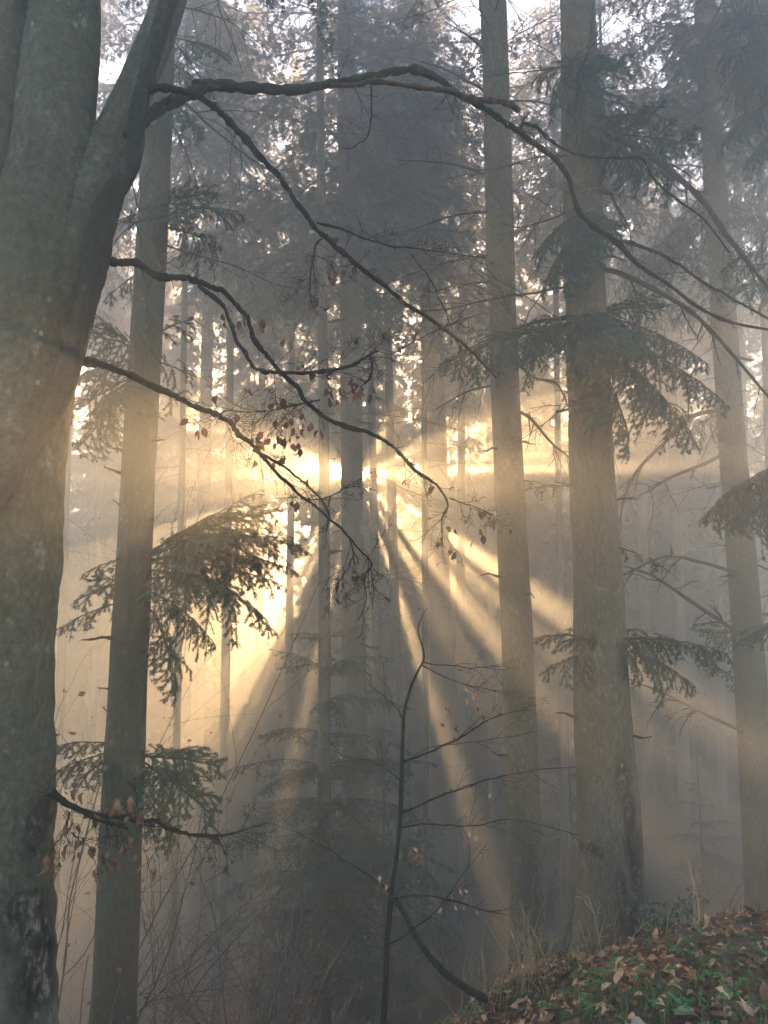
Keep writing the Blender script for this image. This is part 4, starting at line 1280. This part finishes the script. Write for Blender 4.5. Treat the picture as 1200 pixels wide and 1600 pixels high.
# ivy and moss clump at the foot of the thickest trunk
for q, (px, py, H, lab) in enumerate([(1030, 1462, .42, 'dark green leafy bush against the foot of the thickest trunk'), (1062, 1458, .3, 'smaller dark green bush beside the one at the thickest trunk')]):
    h = hit(px, py)
    shrub('leafy_bush', lab, 'bush', 0, 0, H, 9, 390 + q, M_TWIG, 1.6, 2, .003, 6, 0, None, ([M_IVY], .95, (.025, .05)), (h[0], h[1] + .3, gf(h[0], h[1] + .3) - .05), tilt=.5)


def bank_cover():
    rng = np.random.default_rng(91)
    mb = MB()
    n = 12000
    x, y = rng.uniform(0, 7., n), 2.4 + 4.3 * rng.random(n) ** 1.2
    z = gz(x, y)
    e = .05
    nx, ny = (gz(x + e, y) - z) / e, (gz(x, y + e) - z) / e
    pick = rng.choice(6, n, p=[.32, .29, .24, .015, .025, .11])
    for i in range(n):
        nv = unit(np.array([-nx[i], -ny[i], 1.]) + rng.normal(0, .42, 3))
        a = rng.uniform(0, 6.283)
        d = unit(np.cross(nv, [math.cos(a), math.sin(a), .1]))
        add_leaf(mb, rng, np.array([x[i], y[i], z[i] + rng.uniform(.004, .035)]), d, rng.uniform(.035, .085), int(pick[i]), int(rng.integers(4)), roll=nv)
    o = mb.build('fallen_leaves', [M_LEAFD, M_LEAFR, M_LEAFT, M_LEAFP, M_LEAFO, M_LEAFD])
    tag(o, 'brown beech leaves littering the bank', kind='stuff')
    # green plants between the leaves
    mb = MB()
    spots = []
    for px, py, s, k in [(1090, 1500, .30, 40), (1150, 1510, .28, 36), (1010, 1540, .22, 26), (920, 1555, .16, 14), (830, 1560, .16, 16), (765, 1575, .22, 30), (740, 1585, .2, 24), (1130, 1570, .24, 30), (1180, 1540, .25, 26), (1040, 1590, .2, 18), (960, 1530, .12, 9), (880, 1590, .12, 10), (1000, 1500, .16, 12), (1175, 1590, .2, 20), (1060, 1480, .2, 18), (1190, 1480, .2, 16)]:
        h = hit(px, py)
        for _ in range(int(k / 2.4)):
            spots.append((h[0] + rng.normal(0, s * .8), h[1] + rng.normal(0, s * .8)))
    for x, y in spots:
        q = np.array([x, y, gf(x, y)])
        hgt = rng.uniform(.02, .08)
        for k in range(rng.integers(3, 6)):
            a = rng.uniform(0, 6.283)
            d = unit(np.array([math.cos(a), math.sin(a), rng.uniform(-.1, .5)]))
            add_leaf(mb, rng, q + [0, 0, hgt] + d * .008, d, rng.uniform(.018, .042), 0, 2, roll=unit(rng.normal(0, .3, 3) + UP))
    tag(mb.build('ground_plants', [M_GREEN]), 'small green plants growing through the leaf litter', kind='stuff')
    mb = MB()
    for px, py, s, k in [(960, 1575, .16, 160), (1100, 1530, .22, 200), (1150, 1585, .2, 200), (900, 1590, .12, 80), (760, 1590, .15, 120), (1040, 1560, .14, 100), (1080, 1595, .2, 160), (840, 1580, .1, 60), (1190, 1500, .2, 100), (990, 1595, .15, 110)]:
        h = hit(px, py)
        for _ in range(k // 2):
            x, y = h[0] + rng.normal(0, s), h[1] + rng.normal(0, s)
            q = np.array([x, y, gf(x, y)])
            d = unit(np.array([rng.normal(0, .35), rng.normal(0, .35), 1]))
            L = rng.uniform(.05, .14)
            sd = unit(np.cross(d, rng.normal(0, 1, 3))) * .0018
            bend = np.array([rng.normal(0, .3), rng.normal(0, .3), -.25]) * L
            m1, tip = q + d * L * .55 + bend * .15, q + d * L + bend
            mb.add([q - sd, q + sd, m1 + sd * .8, m1 - sd * .8, tip], [(3, 2, 4)], [(0, 1, 2, 3)])
    tag(mb.build('grass', [M_GRASS]), 'tufts of short green grass on the bank', kind='stuff')


bank_cover()
for q, (pts, w, lab) in enumerate([([(985, 1497), (1020, 1491), (1058, 1488)], 9, 'short fallen stick lying on the leaves before the thickest trunk'), ([(868, 1545), (905, 1510), (935, 1480)], 8, 'dark curved fallen branch at the bank edge'), ([(1150, 1448), (1180, 1440), (1215, 1430)], 9, 'dark fallen stick at the crest near the inward leaning grey trunk')]):
    H = [hit(*p) + [0, 0, .02] for p in pts]
    o0 = H[0]
    Q = smooth_path(np.array(H) - o0, 6)
    mb = MB()
    tube(mb, Q, np.linspace(.012, .006, len(Q)), 7, 0, knobby(q, len(Q), 7, .25))
    rng = np.random.default_rng(q)
    for k in (4, 8):
        twig(mb, rng, Q[k], unit(Q[k] - Q[k - 1] + rng.normal(0, .5, 3) + [0, 0, .3]), .15, .003, 1, 0, 3)
    o = mb.build('fallen_stick', M_BOUGH)
    o.location = o0
    tag(o, lab, 'stick')
